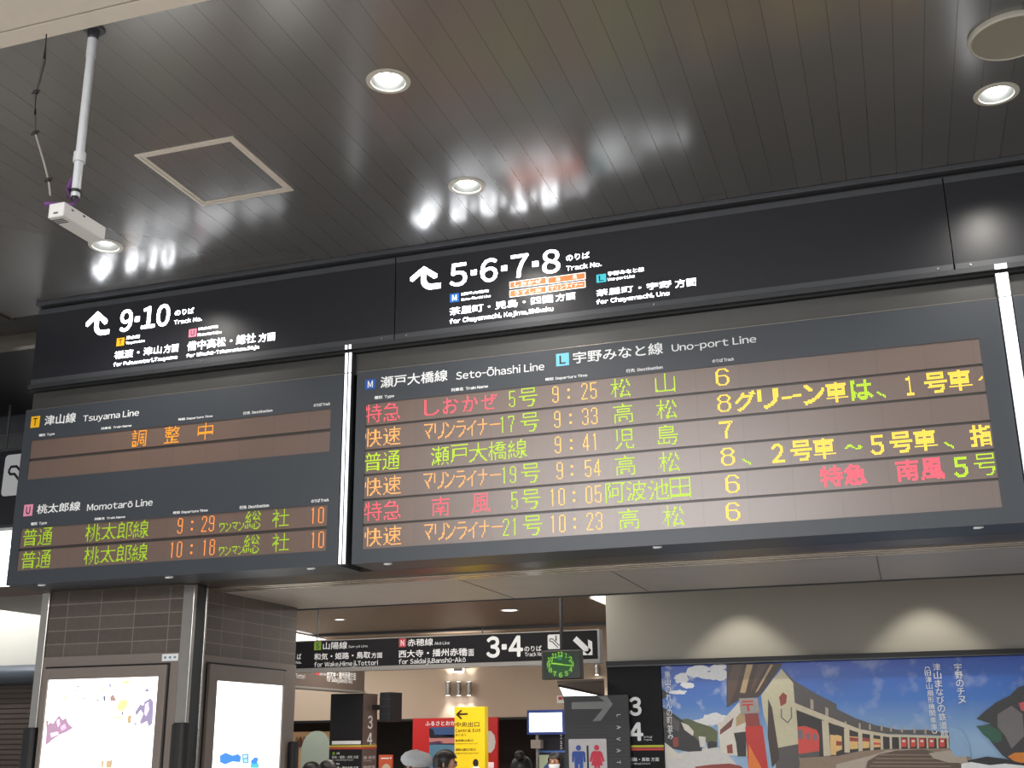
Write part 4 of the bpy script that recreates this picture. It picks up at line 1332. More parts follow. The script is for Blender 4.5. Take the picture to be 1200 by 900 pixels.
Yp = 13.05
P0, P1 = at(388, 813, Yp), at(426, 813, Yp)
yp1 = 13.45
px1 = P1.x
t = thing('track_pillar', 'black pillar numbered 3 4 on its brown side, below the brown lintel sign', 'pillar', ((P0.x + P1.x) / 2, 13.2, 0))
pzt = fz0 - 0.025
MB().box(P0.x, px1, Yp, yp1, 0, pzt).build('body', M['black'], t)
fpz = front(Yp - 0.002)
fpx = lambda u, v: (px1 + 0.004, u, v)
MB().box(px1, px1 + 0.003, Yp, yp1, 0, pzt).build('side_face', M['lintel_brown'], t)
zy = at(405, 876, Yp).z
M['stripe_yellow'] = mat('stripe_yellow', srgb(205, 185, 70), 0.5)
M['stripe_red'] = mat('stripe_red', srgb(190, 70, 60), 0.5)
for nm, z0_, z1_, mm_ in (('yellow_stripe', zy + 0.004, zy + 0.026, 'stripe_yellow'), ('red_stripe', zy - 0.02, zy + 0.002, 'stripe_red')):
    MB().box(P0.x - 0.002, px1 + 0.005, Yp - 0.003, yp1, z0_, z1_).build(nm, M[mm_], t)
q = PB(389, 872.5, 423, 868, Yp)
MB().rect(*q, fpz).build('notice_strip', M['print_white'], t)
m = MB()
for s, bxx in (('和気・姫路・鳥取 方面', (389, 889, 420, 885.5)), ('for Wake,Himeji,Tottori', (389, 892, 414, 889.5)), ('西大寺・播州赤穂 方面', (389, 901.5, 420, 898)), ('山陽線', (394, 884, 398, 881.5)), ('赤穂線', (394, 896.5, 398, 894))):
    m.text(s, *PB(*bxx, Yp), fpz, 0, 0.0)
m.build('lettering', M['print_white'], t)
m = MB()
ym = (Yp + yp1) / 2
z3, z3b, z4, z4b = at(435, 838, Yp).z, at(435, 854, Yp).z, at(435, 858.5, Yp).z, at(435, 873, Yp).z
m.text('3', ym - 0.07, z3b, ym + 0.07, z3, fpx, 0, 0.02).text('4', ym - 0.08, z4b, ym + 0.07, z4, fpx, 0, 0.02)
m.text('のりば', ym + 0.08, z4b, ym + 0.16, z4b + 0.02, fpx)
m.text('姫路・鳥取 方面', Yp + 0.04, at(435, 890, Yp).z, yp1 - 0.04, at(435, 886, Yp).z, fpx).text('for Himeji', Yp + 0.04, at(435, 893, Yp).z, yp1 - 0.14, at(435, 891, Yp).z, fpx)
m.text('播州赤穂 方面', Yp + 0.04, at(435, 901, Yp).z, yp1 - 0.04, at(435, 897.5, Yp).z, fpx)
m.build('side_lettering', M['print_white'], t)
M['print_lime2'] = M['print_lime']
MB().disc((PB(391, 884, 392, 881, Yp)[0]), at(391, 883, Yp).z, 0.018, 0.018, fpz).build('line_dot', M['print_lime'], t)
MB().disc((PB(391, 884, 392, 881, Yp)[0]), at(391, 895, Yp).z, 0.018, 0.018, fpz).build('line_dot', M['print_red'], t)

# dark monitor seen from the side, hung beside the pillar
Ym = 13.2
m0, m1 = at(445, 846, Ym), at(460, 811, Ym)
t = thing('hanging_monitor', 'black monitor turned edge-on, hanging right of the black pillar', 'monitor', ((m0.x + m1.x) / 2, Ym, m0.z))
MB().prism([(m0.x - 0.01, Ym - 0.0), (m1.x - 0.02, Ym - 0.04), (m1.x + 0.02, Ym + 0.25), (m0.x + 0.03, Ym + 0.3)], m0.z, m1.z, axis='Z').build('case', mat('monitor_black', srgb(34, 36, 42), 0.4), t, bevel=0.008)
for k in range(3):
    zz_ = m0.z + (m1.z - m0.z) * (0.25 + 0.25 * k)
    MB().prism([(m0.x - 0.012, Ym - 0.002), (m1.x - 0.018, Ym - 0.043), (m1.x - 0.016, Ym - 0.02), (m0.x - 0.01, Ym + 0.02)], zz_, zz_ + 0.012, axis='Z').build('back_rib', M['rail_grey'], t)
MB().box(px1 + 0.004, m0.x + 0.03, Ym + 0.1, Ym + 0.14, (m0.z + m1.z) / 2 - 0.03, (m0.z + m1.z) / 2 + 0.03).build('bracket', M['black'], t)

# kiosk at the left: lit shelf and rounded grey panel
Ys = 16.0
q = PB(340, 905, 386, 857, Ys)
t = thing('shop_shelf', 'warm lit shop shelf with small goods behind the rounded grey panel', 'shelf', ((q[0] + q[2]) / 2, Ys, 0))
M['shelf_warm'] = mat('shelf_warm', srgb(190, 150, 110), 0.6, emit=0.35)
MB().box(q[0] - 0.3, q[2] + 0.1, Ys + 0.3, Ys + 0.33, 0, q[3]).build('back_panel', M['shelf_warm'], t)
for z_ in (0.5, 0.9, 1.25, at(350, 877, Ys).z):
    MB().box(q[0] - 0.3, q[2] + 0.1, Ys, Ys + 0.3, z_, z_ + 0.02).build('shelf_board', M['white_paint'], t)
zsh = at(350, 877, Ys).z + 0.02
for k, (c_, lab) in enumerate(((srgb(210, 190, 150), 'cream'), (srgb(190, 120, 90), 'brown'), (srgb(225, 205, 190), 'pale'), (srgb(170, 90, 80), 'red'))):
    x = at(347 + 4.2 * k, 870, Ys + 0.1).x
    m = MB().lathe([(0, 0), (0.025, 0), (0.028, 0.02), (0.028, 0.10), (0.014, 0.125), (0.014, 0.145), (0, 0.145)], (x, Ys + 0.12, zsh), 14)
    tag(m.build('jar', mat('jar_' + lab, c_, 0.4), smooth=True), lab + ' little jar on the warm lit shop shelf left of the rounded panel', 'jar', 'jars on the shop shelf')
q2 = PB(345, 905, 350, 882, Ys - 0.5)
o = MB().box(q2[0], q2[2], Ys - 0.55, Ys - 0.5, 0, q2[3]).box(q2[0] + 0.01, q2[2] - 0.01, Ys - 0.553, Ys - 0.55, q2[3] - 0.2, q2[3] - 0.04).build('banner', mat('banner_red', srgb(160, 36, 46), 0.6))
tag(o, 'narrow dark red banner beside the column, left of the rounded grey panel', 'banner')
Yr = 14.6
xa, xb, zt = at(353, 880, Yr).x, at(387, 880, Yr).x, at(370, 856.5, Yr).z
pts = [(xa, 0.05), (xb + 0.02, 0.05)] 
rr = (xb - xa) / 2
zb2 = at(353, 880, Yr).z
pts += [((xa + xb) / 2 + rr * math.cos(math.radians(a_)) * 1.0, zb2 + (zt - zb2) * math.sin(math.radians(a_))) for a_ in range(0, 181, 12)]
t = thing('partition_panel', 'grey green panel with rounded top beside the black pillar', 'panel', ((xa + xb) / 2, Yr, 0))
MB().prism(pts, Yr, Yr + 0.04).build('panel', mat('panel_sage', srgb(150, 162, 152), 0.4), t)
MB().box(xa - 0.02, xb + 0.04, Yr - 0.1, Yr + 0.14, 0, 0.05).build('foot', M['frame_grey'], t)

# orange poster right of the pillar
Yo = 14.4
q = PB(443.5, 910, 460, 884.5, Yo)
t = thing('orange_poster', 'small orange and cream poster right of the black pillar', 'poster', ((q[0] + q[2]) / 2, Yo, 0.4))
M['post_orange'] = mat('post_orange', srgb(205, 92, 62), 0.5)
M['post_cream'] = mat('post_cream', srgb(205, 190, 170), 0.5)
MB().box(q[0], q[2], Yo, Yo + 0.03, 0.4, q[3]).build('board', M['post_orange'], t)
MB().disc((q[0] + q[2]) / 2 + 0.01, q[3] - 0.26, 0.085, 0.15, front(Yo - 0.0015), 0, 24).build('printed_motif', M['post_cream'], t)
MB().rect(q[0] + 0.03, q[3] - 0.05, q[2] - 0.05, q[3] - 0.035, front(Yo - 0.0015)).disc(q[2] - 0.025, q[3] - 0.04, 0.012, 0.012, front(Yo - 0.0015)).build('lettering', M['print_white'], t)

# red poster behind the yellow sign
Yq = 14.6
q = PB(483, 910, 583, 842.5, Yq)
q = (q[0], 0.25, q[2], PB(483, 910, 583, 843, Yq)[3] + 0.03)
t = thing('red_poster', 'big red poster with a sunset picture, half hidden by the yellow sign', 'poster', ((q[0] + q[2]) / 2, Yq, 0))
MB().box(q[0], q[2], Yq, Yq + 0.05, 0.25, q[3]).build('board', mat('post_red', srgb(196, 36, 38), 0.5), t)
MB().box(q[0] + 0.1, q[0] + 0.16, Yq + 0.01, Yq + 0.06, 0, 0.25).box(q[2] - 0.16, q[2] - 0.1, Yq + 0.01, Yq + 0.06, 0, 0.25).build('legs', M['frame_grey'], t)
fq = front(Yq - 0.0015)
fq2 = front(Yq - 0.003)
def z7(x, y): return 450 + x / 8, 820 + y / 8
def ZP(Y, *pts): return [(at(*z7(*p), Y).x, at(*z7(*p), Y).z) for p in pts]
MB().text('ふるさとおかやま', *PB(*z7(388, 245), *z7(760, 196), Yq), fq2, 0, 0.02).build('lettering', M['print_white'], t)
pic = MB()
pic.poly(ZP(Yq, (425, 260), (760, 250), (760, 345), (425, 345)), fq, 0)
pic.poly(ZP(Yq, (425, 330), (760, 330), (760, 420), (425, 420)), fq, 1)
pic.poly(ZP(Yq, (425, 410), (760, 410), (760, 640), (425, 640)), fq, 2)
pic.poly(ZP(Yq, (425, 265), (460, 280), (475, 320), (440, 345), (425, 345)), fq2, 3)
pic.poly(ZP(Yq, (430, 345), (500, 325), (540, 335), (600, 345), (760, 340), (760, 356), (430, 360)), fq2, 3)
pic.poly(ZP(Yq, (425, 400), (520, 385), (560, 400), (470, 420), (425, 425)), fq2, 4)
pic.build('picture', [mat('pic_dusk', srgb(60, 90, 140), 0.5), mat('pic_pink', srgb(200, 130, 130), 0.5), mat('pic_lake', srgb(90, 135, 165), 0.5), mat('pic_dark', srgb(28, 24, 36), 0.5), mat('pic_plum', srgb(90, 60, 95), 0.5)], t)
MB().disc(*ZP(Yq, (985, 395))[0], 0.09, 0.14, fq, 0, 10).build('speech_bubble', mat('pic_bubble', srgb(215, 205, 205), 0.5), t)
MB().rect(*PB(*z7(935, 640), *z7(1030, 585), Yq), fq).build('caption_box', mat('pic_caption', srgb(250, 215, 225), 0.5, emit=0.3), t)

# yellow exit sign
Ye = 13.0
e0, e1 = at(532.5, 880, Ye), at(568, 828, Ye)
ex0, ex1, ezt = e0.x, e1.x, e1.z + 0.0
t = thing('exit_sign', 'tall yellow standing sign with left arrow, Central Exit', 'sign', ((ex0 + ex1) / 2, Ye + 0.06, 0))
MB().box(ex0, ex1, Ye, Ye + 0.12, 0.04, ezt).build('board', mat('sign_yellow', srgb(244, 206, 26), 0.45, emit=0.06, noise=0.03), t, bevel=0.005)
MB().box(ex0 - 0.05, ex1 + 0.05, Ye - 0.1, Ye + 0.22, 0, 0.04).build('foot', M['frame_grey'], t)
fe = front(Ye - 0.002)
M['ink_brown'] = mat('ink_brown', srgb(62, 48, 20), 0.5)
m = MB()
for s, x0, y0, x1, y1, bo in (('中央出口', 670, 258, 893, 205, 0.015), ('Central Exit', 670, 305, 905, 268, 0.01), ('중앙 출구', 670, 342, 770, 318, 0.0),
                              ('後楽園口(東口)', 670, 393, 838, 370, 0.015), ('Korakuen Exit (East Exit)', 670, 420, 880, 402, 0.0),
                              ('運動公園口(西口)', 670, 480, 862, 455, 0.015), ('Undokoen Exit (West Exit)', 670, 512, 890, 490, 0.0)):
    try:
        m.text(s, *PB(*z7(x0, y0), *z7(x1, y1), Ye), fe, 0, bo)
    except Exception:
        pass
m.build('lettering', M['ink_brown'], t)
m = MB()
A = ZP(Ye, (785, 133), (685, 138), (728, 97), (728, 180))
m.stroke([A[0], A[1]], 0.022, fe).stroke([A[2], A[1], A[3]], 0.022, fe)
m.build('arrow', M['ink_brown'], t)
q = ZP(Ye, (860, 592), (820, 650), (905, 650), (885, 625), (838, 625))
MB().disc(q[0][0], q[0][1], 0.035, 0.042, fe).build('figure_head', M['ink_dark'], t)
MB().poly([q[1], q[2], q[3], q[4]], front(Ye - 0.0025)).build('figure_shoulders', M['print_white'], t)

# bright screen and dark stand under it
Yn = 13.6
q = PB(620.5, 858, 658.5, 835, Yn)
t = thing('info_screen', 'small bluish white lit screen left of the lavatory sign', 'screen', ((q[0] + q[2]) / 2, Yn, q[1]))
MB().box(q[0] - 0.03, q[2] + 0.03, Yn, Yn + 0.08, q[1] - 0.03, q[3] + 0.035).build('case', mat('screen_case', srgb(40, 60, 130), 0.4), t, bevel=0.006)
MB().rect(q[0], q[1], q[2], q[3], front(Yn - 0.002)).build('screen', mat('screen_glow', (0.86, 0.95, 1), 0.4, emit=2.0, noise=0), t)
MB().rect(q[0] + 0.03, q[1] + 0.085, q[0] + 0.25, q[1] + 0.095, front(Yn - 0.0035)).build('screen_line', mat('screen_line', srgb(140, 205, 215), 0.4, emit=1.0, noise=0), t)
MB().tube([(q[0] + 0.08, Yn + 0.05, q[1] - 0.03), (q[0] + 0.08, Yn + 0.05, 0)], 0.02, 10).build('post', M['steel'], t)
MB().box(q[0] + 0.02, q[0] + 0.14, Yn - 0.02, Yn + 0.1, at(627, 877, Yn).z, at(627, 867, Yn).z).build('junction_box', M['clad_grey'], t)
q = PB(628, 905, 662, 859, 13.75)
Yn = 13.75
t = thing('info_stand', 'dark stand with blue bar and pale green poster under the lit screen', 'stand', ((q[0] + q[2]) / 2, Yn + 0.2, 0))
MB().box(q[0], q[2] + 0.02, Yn + 0.1, Yn + 0.3, 0, q[3]).build('body', mat('stand_navy', srgb(34, 34, 44), 0.5), t)
z_ = at(640, 881, Yn).z
MB().box(q[0] - 0.005, q[2] + 0.02, Yn + 0.09, Yn + 0.1, z_ - 0.01, z_ + 0.012).build('blue_bar', mat('bar_blue', srgb(70, 110, 180), 0.5), t)
fs = front(Yn + 0.095)
q3 = PB(629, 920, 656, 884.5, Yn + 0.1)
MB().rect(q3[0], q3[1], q3[2], q3[3], fs).build('poster', mat('poster_green', srgb(190, 205, 175), 0.5), t)
cx_, cz_ = at(642, 896, Yn).x, at(642, 896, Yn).z
MB().poly([(cx_ - 0.09, cz_ - 0.1), (cx_ - 0.08, cz_ - 0.03), (cx_ - 0.03, cz_ + 0.02), (cx_ + 0.0, cz_ + 0.07), (cx_ + 0.03, cz_ + 0.03), (cx_ + 0.08, cz_ + 0.0), (cx_ + 0.08, cz_ - 0.1)], front(Yn + 0.0935)).build('poster_motif', mat('motif_blue', srgb(66, 96, 160), 0.5), t)
m = MB()
for s, y0, y1 in (('I', 866, 861), ('S', 872, 868), ('S', 878, 873)):
    a_, b_ = at(656.5, y0, Yn + 0.1), at(658.5, y1, Yn + 0.1)
    m.text(s, a_.x, a_.z, b_.x + 0.005, b_.z, fs, 0, 0.02)
m.build('lettering', M['print_white'], t)

# ------------------------------------------------------------------ lavatory sign and black 3-4 panel at the mural wall
Yv = 9.88
vx0, vx1 = at(661.5, 850, Yv).x, at(737, 850, Yv).x
vzt = (at(661, 816, Yv).z + at(737, 814, Yv).z) / 2
t = thing('lavatory_sign', 'dark grey ribbed lavatory sign with blue man and red woman', 'sign', ((vx0 + vx1) / 2, Yv + 0.08, 0))
M['rib_grey'] = mat('rib_grey', srgb(60, 60, 64), 0.55)
m = MB().box(vx0, vx1, Yv + 0.004, Yv + 0.05, 0, vzt)
k = 0
z_ = 0.05
while z_ < vzt - 0.03:
    m.box(vx0, vx1, Yv, Yv + 0.004, z_, z_ + 0.02)
    z_ += 0.03
m.build('board', M['rib_grey'], t)
fv = front(Yv - 0.002)
fv2 = front(Yv - 0.004)
M['arrow_grey'] = mat('arrow_grey', srgb(128, 130, 130), 0.5)
def zv(x, y): return 540 + x / 4.615, 790 + y / 4.615
V_ = lambda *pts: [(at(*zv(*p), Yv).x, at(*zv(*p), Yv).z) for p in pts]
m = MB()
m.poly(V_((600, 152), (778, 147), (745, 122), (790, 118), (822, 162), (757, 252), (712, 255), (768, 188), (600, 190)), fv)
m.build('arrow', M['arrow_grey'], t)
# white plate with figures
q = V_((583, 352), (787, 348))
r0, r1 = q[0][0], q[1][0]
rt_ = (q[0][1] + q[1][1]) / 2
rb = rt_ - (r1 - r0) * 1.05
pts = []
cr = 0.012
for cx_, cz_, a0 in ((r1 - cr, rb + cr, -90), (r1 - cr, rt_ - cr, 0), (r0 + cr, rt_ - cr, 90), (r0 + cr, rb + cr, 180)):
    pts += [(cx_ + cr * math.cos(math.radians(a0 + 22.5 * i)), cz_ + cr * math.sin(math.radians(a0 + 22.5 * i))) for i in range(5)]
pl = MB().poly(pts, fv).build('pictogram_plate', mat('plate_white', srgb(205, 203, 206), 0.5, noise=0.02), t)
def person_pict(m, cx_, top, h, woman):
    s = h / 100
    P = lambda pts_: m.poly([(cx_ + a_ * s, top - b_ * s) for a_, b_ in pts_], fv2)
    m.disc(cx_, top - 9 * s, 9 * s, 9 * s, fv2)
    if not woman:
        P([(-17, 20), (17, 20), (23, 24), (24, 55), (17, 55), (15, 32), (15, 100), (2, 100), (2, 62), (-2, 62), (-2, 100), (-15, 100), (-15, 32), (-17, 55), (-24, 55), (-23, 24)])
    else:
        P([(-13, 20), (13, 20), (19, 26), (26, 53), (19, 55), (12, 34), (20, 66), (10, 66), (10, 100), (1, 100), (1, 68), (-1, 68), (-1, 100), (-10, 100), (-10, 66), (-20, 66), (-12, 34), (-19, 55), (-26, 53), (-19, 26)])
hman = (rt_ - rb) * 0.72
m = MB(); person_pict(m, r0 + (r1 - r0) * 0.26, rt_ - (r1 - r0) * 0.15, hman, False)
m.build('man_pictogram', mat('pict_blue', srgb(48, 84, 170), 0.5), pl)
m = MB(); person_pict(m, r0 + (r1 - r0) * 0.74, rt_ - (r1 - r0) * 0.15, hman, True)
m.build('woman_pictogram', mat('pict_red', srgb(214, 48, 76), 0.5), pl)
MB().rect((r0 + r1) / 2 - 0.008, rb + 0.03, (r0 + r1) / 2 + 0.008, rt_ - (r1 - r0) * 0.16, fv2).build('divider', M['ink_dark'], pl)
m = MB()
for i, ch in enumerate('LAVATORY'):
    a_, b_ = V_((845, 216 + i * 63), (864, 233 + i * 63))
    # letters turned to read downwards
    cx_, cz_ = (a_[0] + b_[0]) / 2, (a_[1] + b_[1]) / 2
    V, P, T = glyphs(ch, 0.0)
    lo, hi = V.min(0), V.max(0)
    n = len(m.v)
    sc_ = 0.032 / 0.7
    for (u_, v_) in V - (lo + hi) / 2:
        m.v.append(fv2(cx_ + v_ * sc_, cz_ - u_ * sc_))
    m.f += [tuple(n + i_ for i_ in p_) for p_ in P]
    m.m += [0] * len(P)
m.build('lettering', M['print_white'], t)

Yx = 9.955
bx0, bx1 = XW + 0.002, at(776, 840, Yx).x
bzt = at(745, 778.5, Yx).z
t = thing('track_sign', 'black wall panel with white 3 and 4 between lavatory sign and mural', 'sign', ((bx0 + bx1) / 2, Yx, 0))
MB().box(bx0, bx1, Yx, 9.999, 0, bzt).build('panel', mat('panel_black', srgb(18, 17, 22), 0.6, spec=0.25), t)
MB().box(bx0, bx1, Yx - 0.01, 9.999, bzt, bzt + 0.015).build('frame', M['frame_silver'], t)
fx_ = front(Yx - 0.002)
def zx(x, y): return 540 + x / 4.615, 790 + y / 4.615
m = MB()
m.text('3', *PB(*zx(913, 227), *zx(975, 122), Yx), fx_, 0, 0.035).text('4', *PB(*zx(912, 362), *zx(985, 260), Yx), fx_, 0, 0.035)
m.build('track_numbers', M['print_white'], t)
m = MB()
m.text('のりば', *PB(*zx(990, 346), *zx(1036, 334), Yx), fx_, 0, 0.01).text('Track No.', *PB(*zx(990, 360), *zx(1036, 349), Yx), fx_, 0, 0.0)
m.text('姫路・鳥取 方面', *PB(*zx(912, 472), *zx(1072, 450), Yx), fx_, 0, 0.01).text('for Himeji,Tottori', *PB(*zx(912, 492), *zx(1024, 478), Yx), fx_, 0, 0.0)
m.build('lettering', M['print_white'], t)
for nm, y0, y1, c_ in (('yellow_stripe', 397, 383, (190, 190, 50)), ('red_stripe', 413, 399, (205, 60, 60))):
    q = PB(*zx(910, y0), *zx(1095, y1), Yx)
    MB().box(q[0], bx1 + 0.001, Yx - 0.003, Yx, q[1], q[3]).build(nm, mat('panel_' + nm, srgb(*c_), 0.5), t)

# ------------------------------------------------------------------ mural
Yu = 9.985
mx0, mx1 = bx1 + 0.002, 3.4
mzt = (at(800, 779, Yu).z + at(1200, 768.5, Yu).z) / 2
t = thing('mural_poster', 'wide colour mural of station scenes along the right wall, sky above a roundhouse', 'mural', ((mx0 + mx1) / 2, Yu, 0.4))
def sky_mat():
    m = bpy.data.materials.new('mural_sky')
    m.use_nodes = True
    nt = m.node_tree
    b = nt.nodes['Principled BSDF']
    b.inputs['Roughness'].default_value = 0.35
    tc = nt.nodes.new('ShaderNodeTexCoord')
    sx = nt.nodes.new('ShaderNodeSeparateXYZ')
    rp = nt.nodes.new('ShaderNodeMapRange')
    rp.inputs['From Min'].default_value = 1.65
    rp.inputs['From Max'].default_value = mzt
    cr = nt.nodes.new('ShaderNodeValToRGB')
    cr.color_ramp.elements[0].color = (*srgb(150, 185, 220), 1)
    cr.color_ramp.elements[1].color = (*srgb(24, 74, 176), 1)
    e = cr.color_ramp.elements.new(0.5)
    e.color = (*srgb(62, 120, 205), 1)
    nz = nt.nodes.new('ShaderNodeTexNoise')
    nz.inputs['Scale'].default_value = 6
    nz.inputs['Detail'].default_value = 8
    c2 = nt.nodes.new('ShaderNodeValToRGB')
    c2.color_ramp.elements[0].position = 0.54
    c2.color_ramp.elements[0].color = (0, 0, 0, 1)
    c2.color_ramp.elements[1].position = 0.74
    xr = nt.nodes.new('ShaderNodeMapRange')
    xr.inputs['From Min'].default_value = -1.35
    xr.inputs['From Max'].default_value = -1.6
    xr.inputs['To Min'].default_value = 0.25
    ml = nt.nodes.new('ShaderNodeMath')
    ml.operation = 'MULTIPLY'
    mx = nt.nodes.new('ShaderNodeMix')
    mx.data_type = 'RGBA'
    mx.inputs[7].default_value = (*srgb(236, 238, 240), 1)
    L = nt.links.new
    geo = nt.nodes.new('ShaderNodeNewGeometry')
    L(geo.outputs['Position'], sx.inputs[0])
    L(sx.outputs['Z'], rp.inputs['Value'])
    L(sx.outputs['X'], xr.inputs['Value'])
    L(rp.outputs[0], cr.inputs[0])
    L(geo.outputs['Position'], nz.inputs['Vector'])
    L(nz.outputs['Fac'], c2.inputs[0])
    L(c2.outputs['Color'], ml.inputs[0])
    L(xr.outputs[0], ml.inputs[1])
    L(ml.outputs[0], mx.inputs[0])
    L(cr.outputs['Color'], mx.inputs[6])
    L(mx.outputs[2], b.inputs['Base Color'])
    return m
MB().box(mx0, mx1, Yu, 9.999, 0.4, mzt).build('sky_print', sky_mat(), t)
tr = MB().box(XW, 6, 9.94, 9.999, mzt + 0.012, mzt + 0.05, 0).box(XW, 6, 9.93, 9.999, mzt + 0.002, mzt + 0.012, 1)
struct(tr.build('trim_16', [M['black'], M['rail_grey']]))

MUR = []
def mpaint(name, rgb):
    MUR.append(mat('mural_' + name, srgb(*rgb), 0.4, noise=0.12, scale=30))
    return len(MUR) - 1
c_cloud = mpaint('cloud', (232, 234, 238)); c_dark = mpaint('dark', (38, 36, 38)); c_wood = mpaint('wood', (92, 68, 52)); c_hill = mpaint('hill', (92, 100, 62))
c_road = mpaint('road', (214, 212, 210)); c_wall = mpaint('wall', (222, 216, 206)); c_roof = mpaint('roof', (120, 66, 58)); c_eave = mpaint('eave', (66, 48, 40)); c_tan = mpaint('tan', (186, 158, 118))
c_gable = mpaint('gable', (206, 200, 170)); c_red = mpaint('red', (200, 44, 34)); c_orange = mpaint('orange', (236, 126, 40)); c_slate = mpaint('slate', (84, 80, 80)); c_beam = mpaint('beam', (204, 194, 170))
c_int = mpaint('interior', (40, 34, 32)); c_train = mpaint('train', (214, 70, 60)); c_cream = mpaint('cream', (226, 186, 120)); c_earth = mpaint('earth', (142, 122, 104)); c_turn = mpaint('turntable', (92, 74, 62)); c_pale = mpaint('pale', (176, 164, 150))
c_fish = mpaint('fish', (58, 56, 58)); c_fgrey = mpaint('fish_grey', (116, 112, 114)); c_fgreen = mpaint('fish_green', (44, 92, 74)); c_forange = mpaint('fish_orange', (216, 130, 40)); c_fpink = mpaint('fish_pink', (204, 92, 100)); c_brick = mpaint('brick', (150, 60, 50)); c_sign = mpaint('sign', (160, 156, 152)); c_win = mpaint('window', (110, 112, 120)); c_haze = mpaint('haze', (140, 176, 214))
class Pic:
    def __init__(self): self.k = 0; self.m = MB()
    def p(self, pts, mi):
        self.k += 1
        fr = front(Yu - 0.0008 - 0.00012 * self.k)
        W_ = [at(x, y, Yu) for x, y in pts]
        W_ = [(max(mx0, min(mx1, w_.x)), min(mzt, w_.z)) for w_ in W_]
        a2 = sum(W_[i][0] * W_[(i + 1) % len(W_)][1] - W_[(i + 1) % len(W_)][0] * W_[i][1] for i in range(len(W_)))
        if a2 < 0: W_ = W_[::-1]
        self.m.poly(W_, fr, mi)
pc = Pic()
zl = lambda x, y: (760 + x / 5.4545, 760 + y / 5.4545)
zr = lambda x, y: (980 + x / 5.4545, 760 + y / 5.4545)
A_ = lambda mi, *pts: pc.p([zl(*p) for p in pts], mi)
B_ = lambda mi, *pts: pc.p([zr(*p) for p in pts], mi)
# clouds of the street view
def blob(f, mi, cx_, cy_, rx, ry, seed):
    rg = random.Random(seed)
    f(mi, *[(cx_ + rx * (0.75 + 0.35 * rg.random()) * math.cos(a_ * math.pi / 9), cy_ + ry * (0.7 + 0.4 * rg.random()) * math.sin(a_ * math.pi / 9)) for a_ in range(18)])
for cx_, cy_, rx, ry in ((445, 165, 70, 42), (380, 175, 60, 30), (300, 150, 70, 40), (210, 190, 50, 35), (250, 235, 50, 22), (190, 280, 60, 16), (420, 450, 90, 40), (350, 470, 70, 26), (330, 130, 80, 22), (450, 120, 60, 20)):
    blob(A_, c_cloud, cx_, cy_, rx, ry, int(cx_ + cy_))
# street with old houses
A_(c_hill, (200, 455), (250, 448), (320, 475), (400, 500), (440, 530), (440, 600), (300, 600), (240, 560))
A_(c_road, (95, 900), (95, 690), (230, 660), (350, 640), (380, 620), (470, 640), (520, 690), (700, 900))
A_(c_dark, (86, 262), (130, 285), (115, 310), (88, 320))
A_(c_dark, (90, 375), (150, 410), (212, 455), (262, 520), (300, 570), (345, 620), (340, 655), (255, 660), (150, 640), (95, 600))
A_(c_slate, (95, 400), (150, 432), (200, 470), (195, 530), (95, 500))
A_(c_wall, (208, 470), (255, 490), (290, 530), (285, 560), (230, 520))
A_(c_brick, (155, 570), (190, 565), (192, 625), (158, 630))
A_(c_wall, (105, 600), (155, 640), (210, 690), (230, 705), (105, 700))
A_(c_road, (320, 560), (365, 565), (365, 630), (330, 630))
A_(c_dark, (375, 600), (400, 590), (440, 600), (440, 630), (378, 640))
A_(c_brick, (300, 755), (400, 742), (520, 735), (590, 750), (610, 770), (300, 775))
# small white house
A_(c_wall, (440, 470), (470, 470), (490, 440), (580, 340), (640, 300), (640, 690), (505, 680), (460, 660))
A_(c_roof, (458, 520), (545, 440), (530, 500), (456, 552))
A_(c_tan, (560, 440), (620, 380), (620, 470), (560, 500))
A_(c_dark, (545, 540), (625, 530), (625, 690), (570, 690), (560, 600))
A_(c_brick, (500, 620), (535, 610), (540, 670), (505, 670))
# deep eave
A_(c_eave, (500, 100), (860, 95), (800, 180), (720, 290), (700, 310), (600, 320), (540, 350), (500, 378))
A_(c_wood, (540, 102), (600, 102), (560, 260), (520, 360), (502, 370), (510, 200))
A_(c_tan, (628, 102), (668, 102), (640, 200), (620, 285), (584, 282), (610, 180))
A_(c_wood, (700, 102), (760, 102), (690, 220), (650, 285))
A_(c_tan, (780, 102), (798, 102), (700, 270), (680, 285))
# gable of the roundhouse
A_(c_gable, (720, 300), (800, 190), (850, 130), (930, 215), (945, 380), (970, 760), (820, 800), (780, 560), (735, 420))
A_(c_slate, (800, 640), (960, 610), (970, 800), (820, 800))
A_(c_eave, (765, 320), (790, 380), (830, 640), (835, 710), (790, 760), (762, 560))
A_(c_brick, (835, 310), (860, 280), (885, 300), (880, 350), (845, 370))
for a0, a1 in (((850, 385), (850, 440)), ((850, 440), (890, 475)), ((890, 475), (915, 440)), ((915, 440), (912, 375))):
    (xa_, ya_), (xb_, yb_) = a0, a1
    dx, dy = xb_ - xa_, yb_ - ya_
    L_ = math.hypot(dx, dy); nx, ny = -dy / L_ * 4, dx / L_ * 4
    A_(c_fgrey, (xa_ + nx, ya_ + ny), (xb_ + nx, yb_ + ny), (xb_ - nx, yb_ - ny), (xa_ - nx, ya_ - ny))
# letter box
A_(c_brick, (615, 415), (700, 410), (715, 500), (625, 505))
A_(c_red, (618, 500), (728, 492), (765, 770), (640, 775))
A_(c_orange, (640, 610), (730, 775), (640, 775))
A_(c_sign, (578, 318), (700, 316), (712, 412), (590, 418))
A_(c_red, (596, 336), (668, 332), (668, 342), (596, 346)); A_(c_red, (598, 356), (670, 352), (670, 362), (598, 366)); A_(c_red, (628, 362), (642, 361), (646, 400), (634, 402))
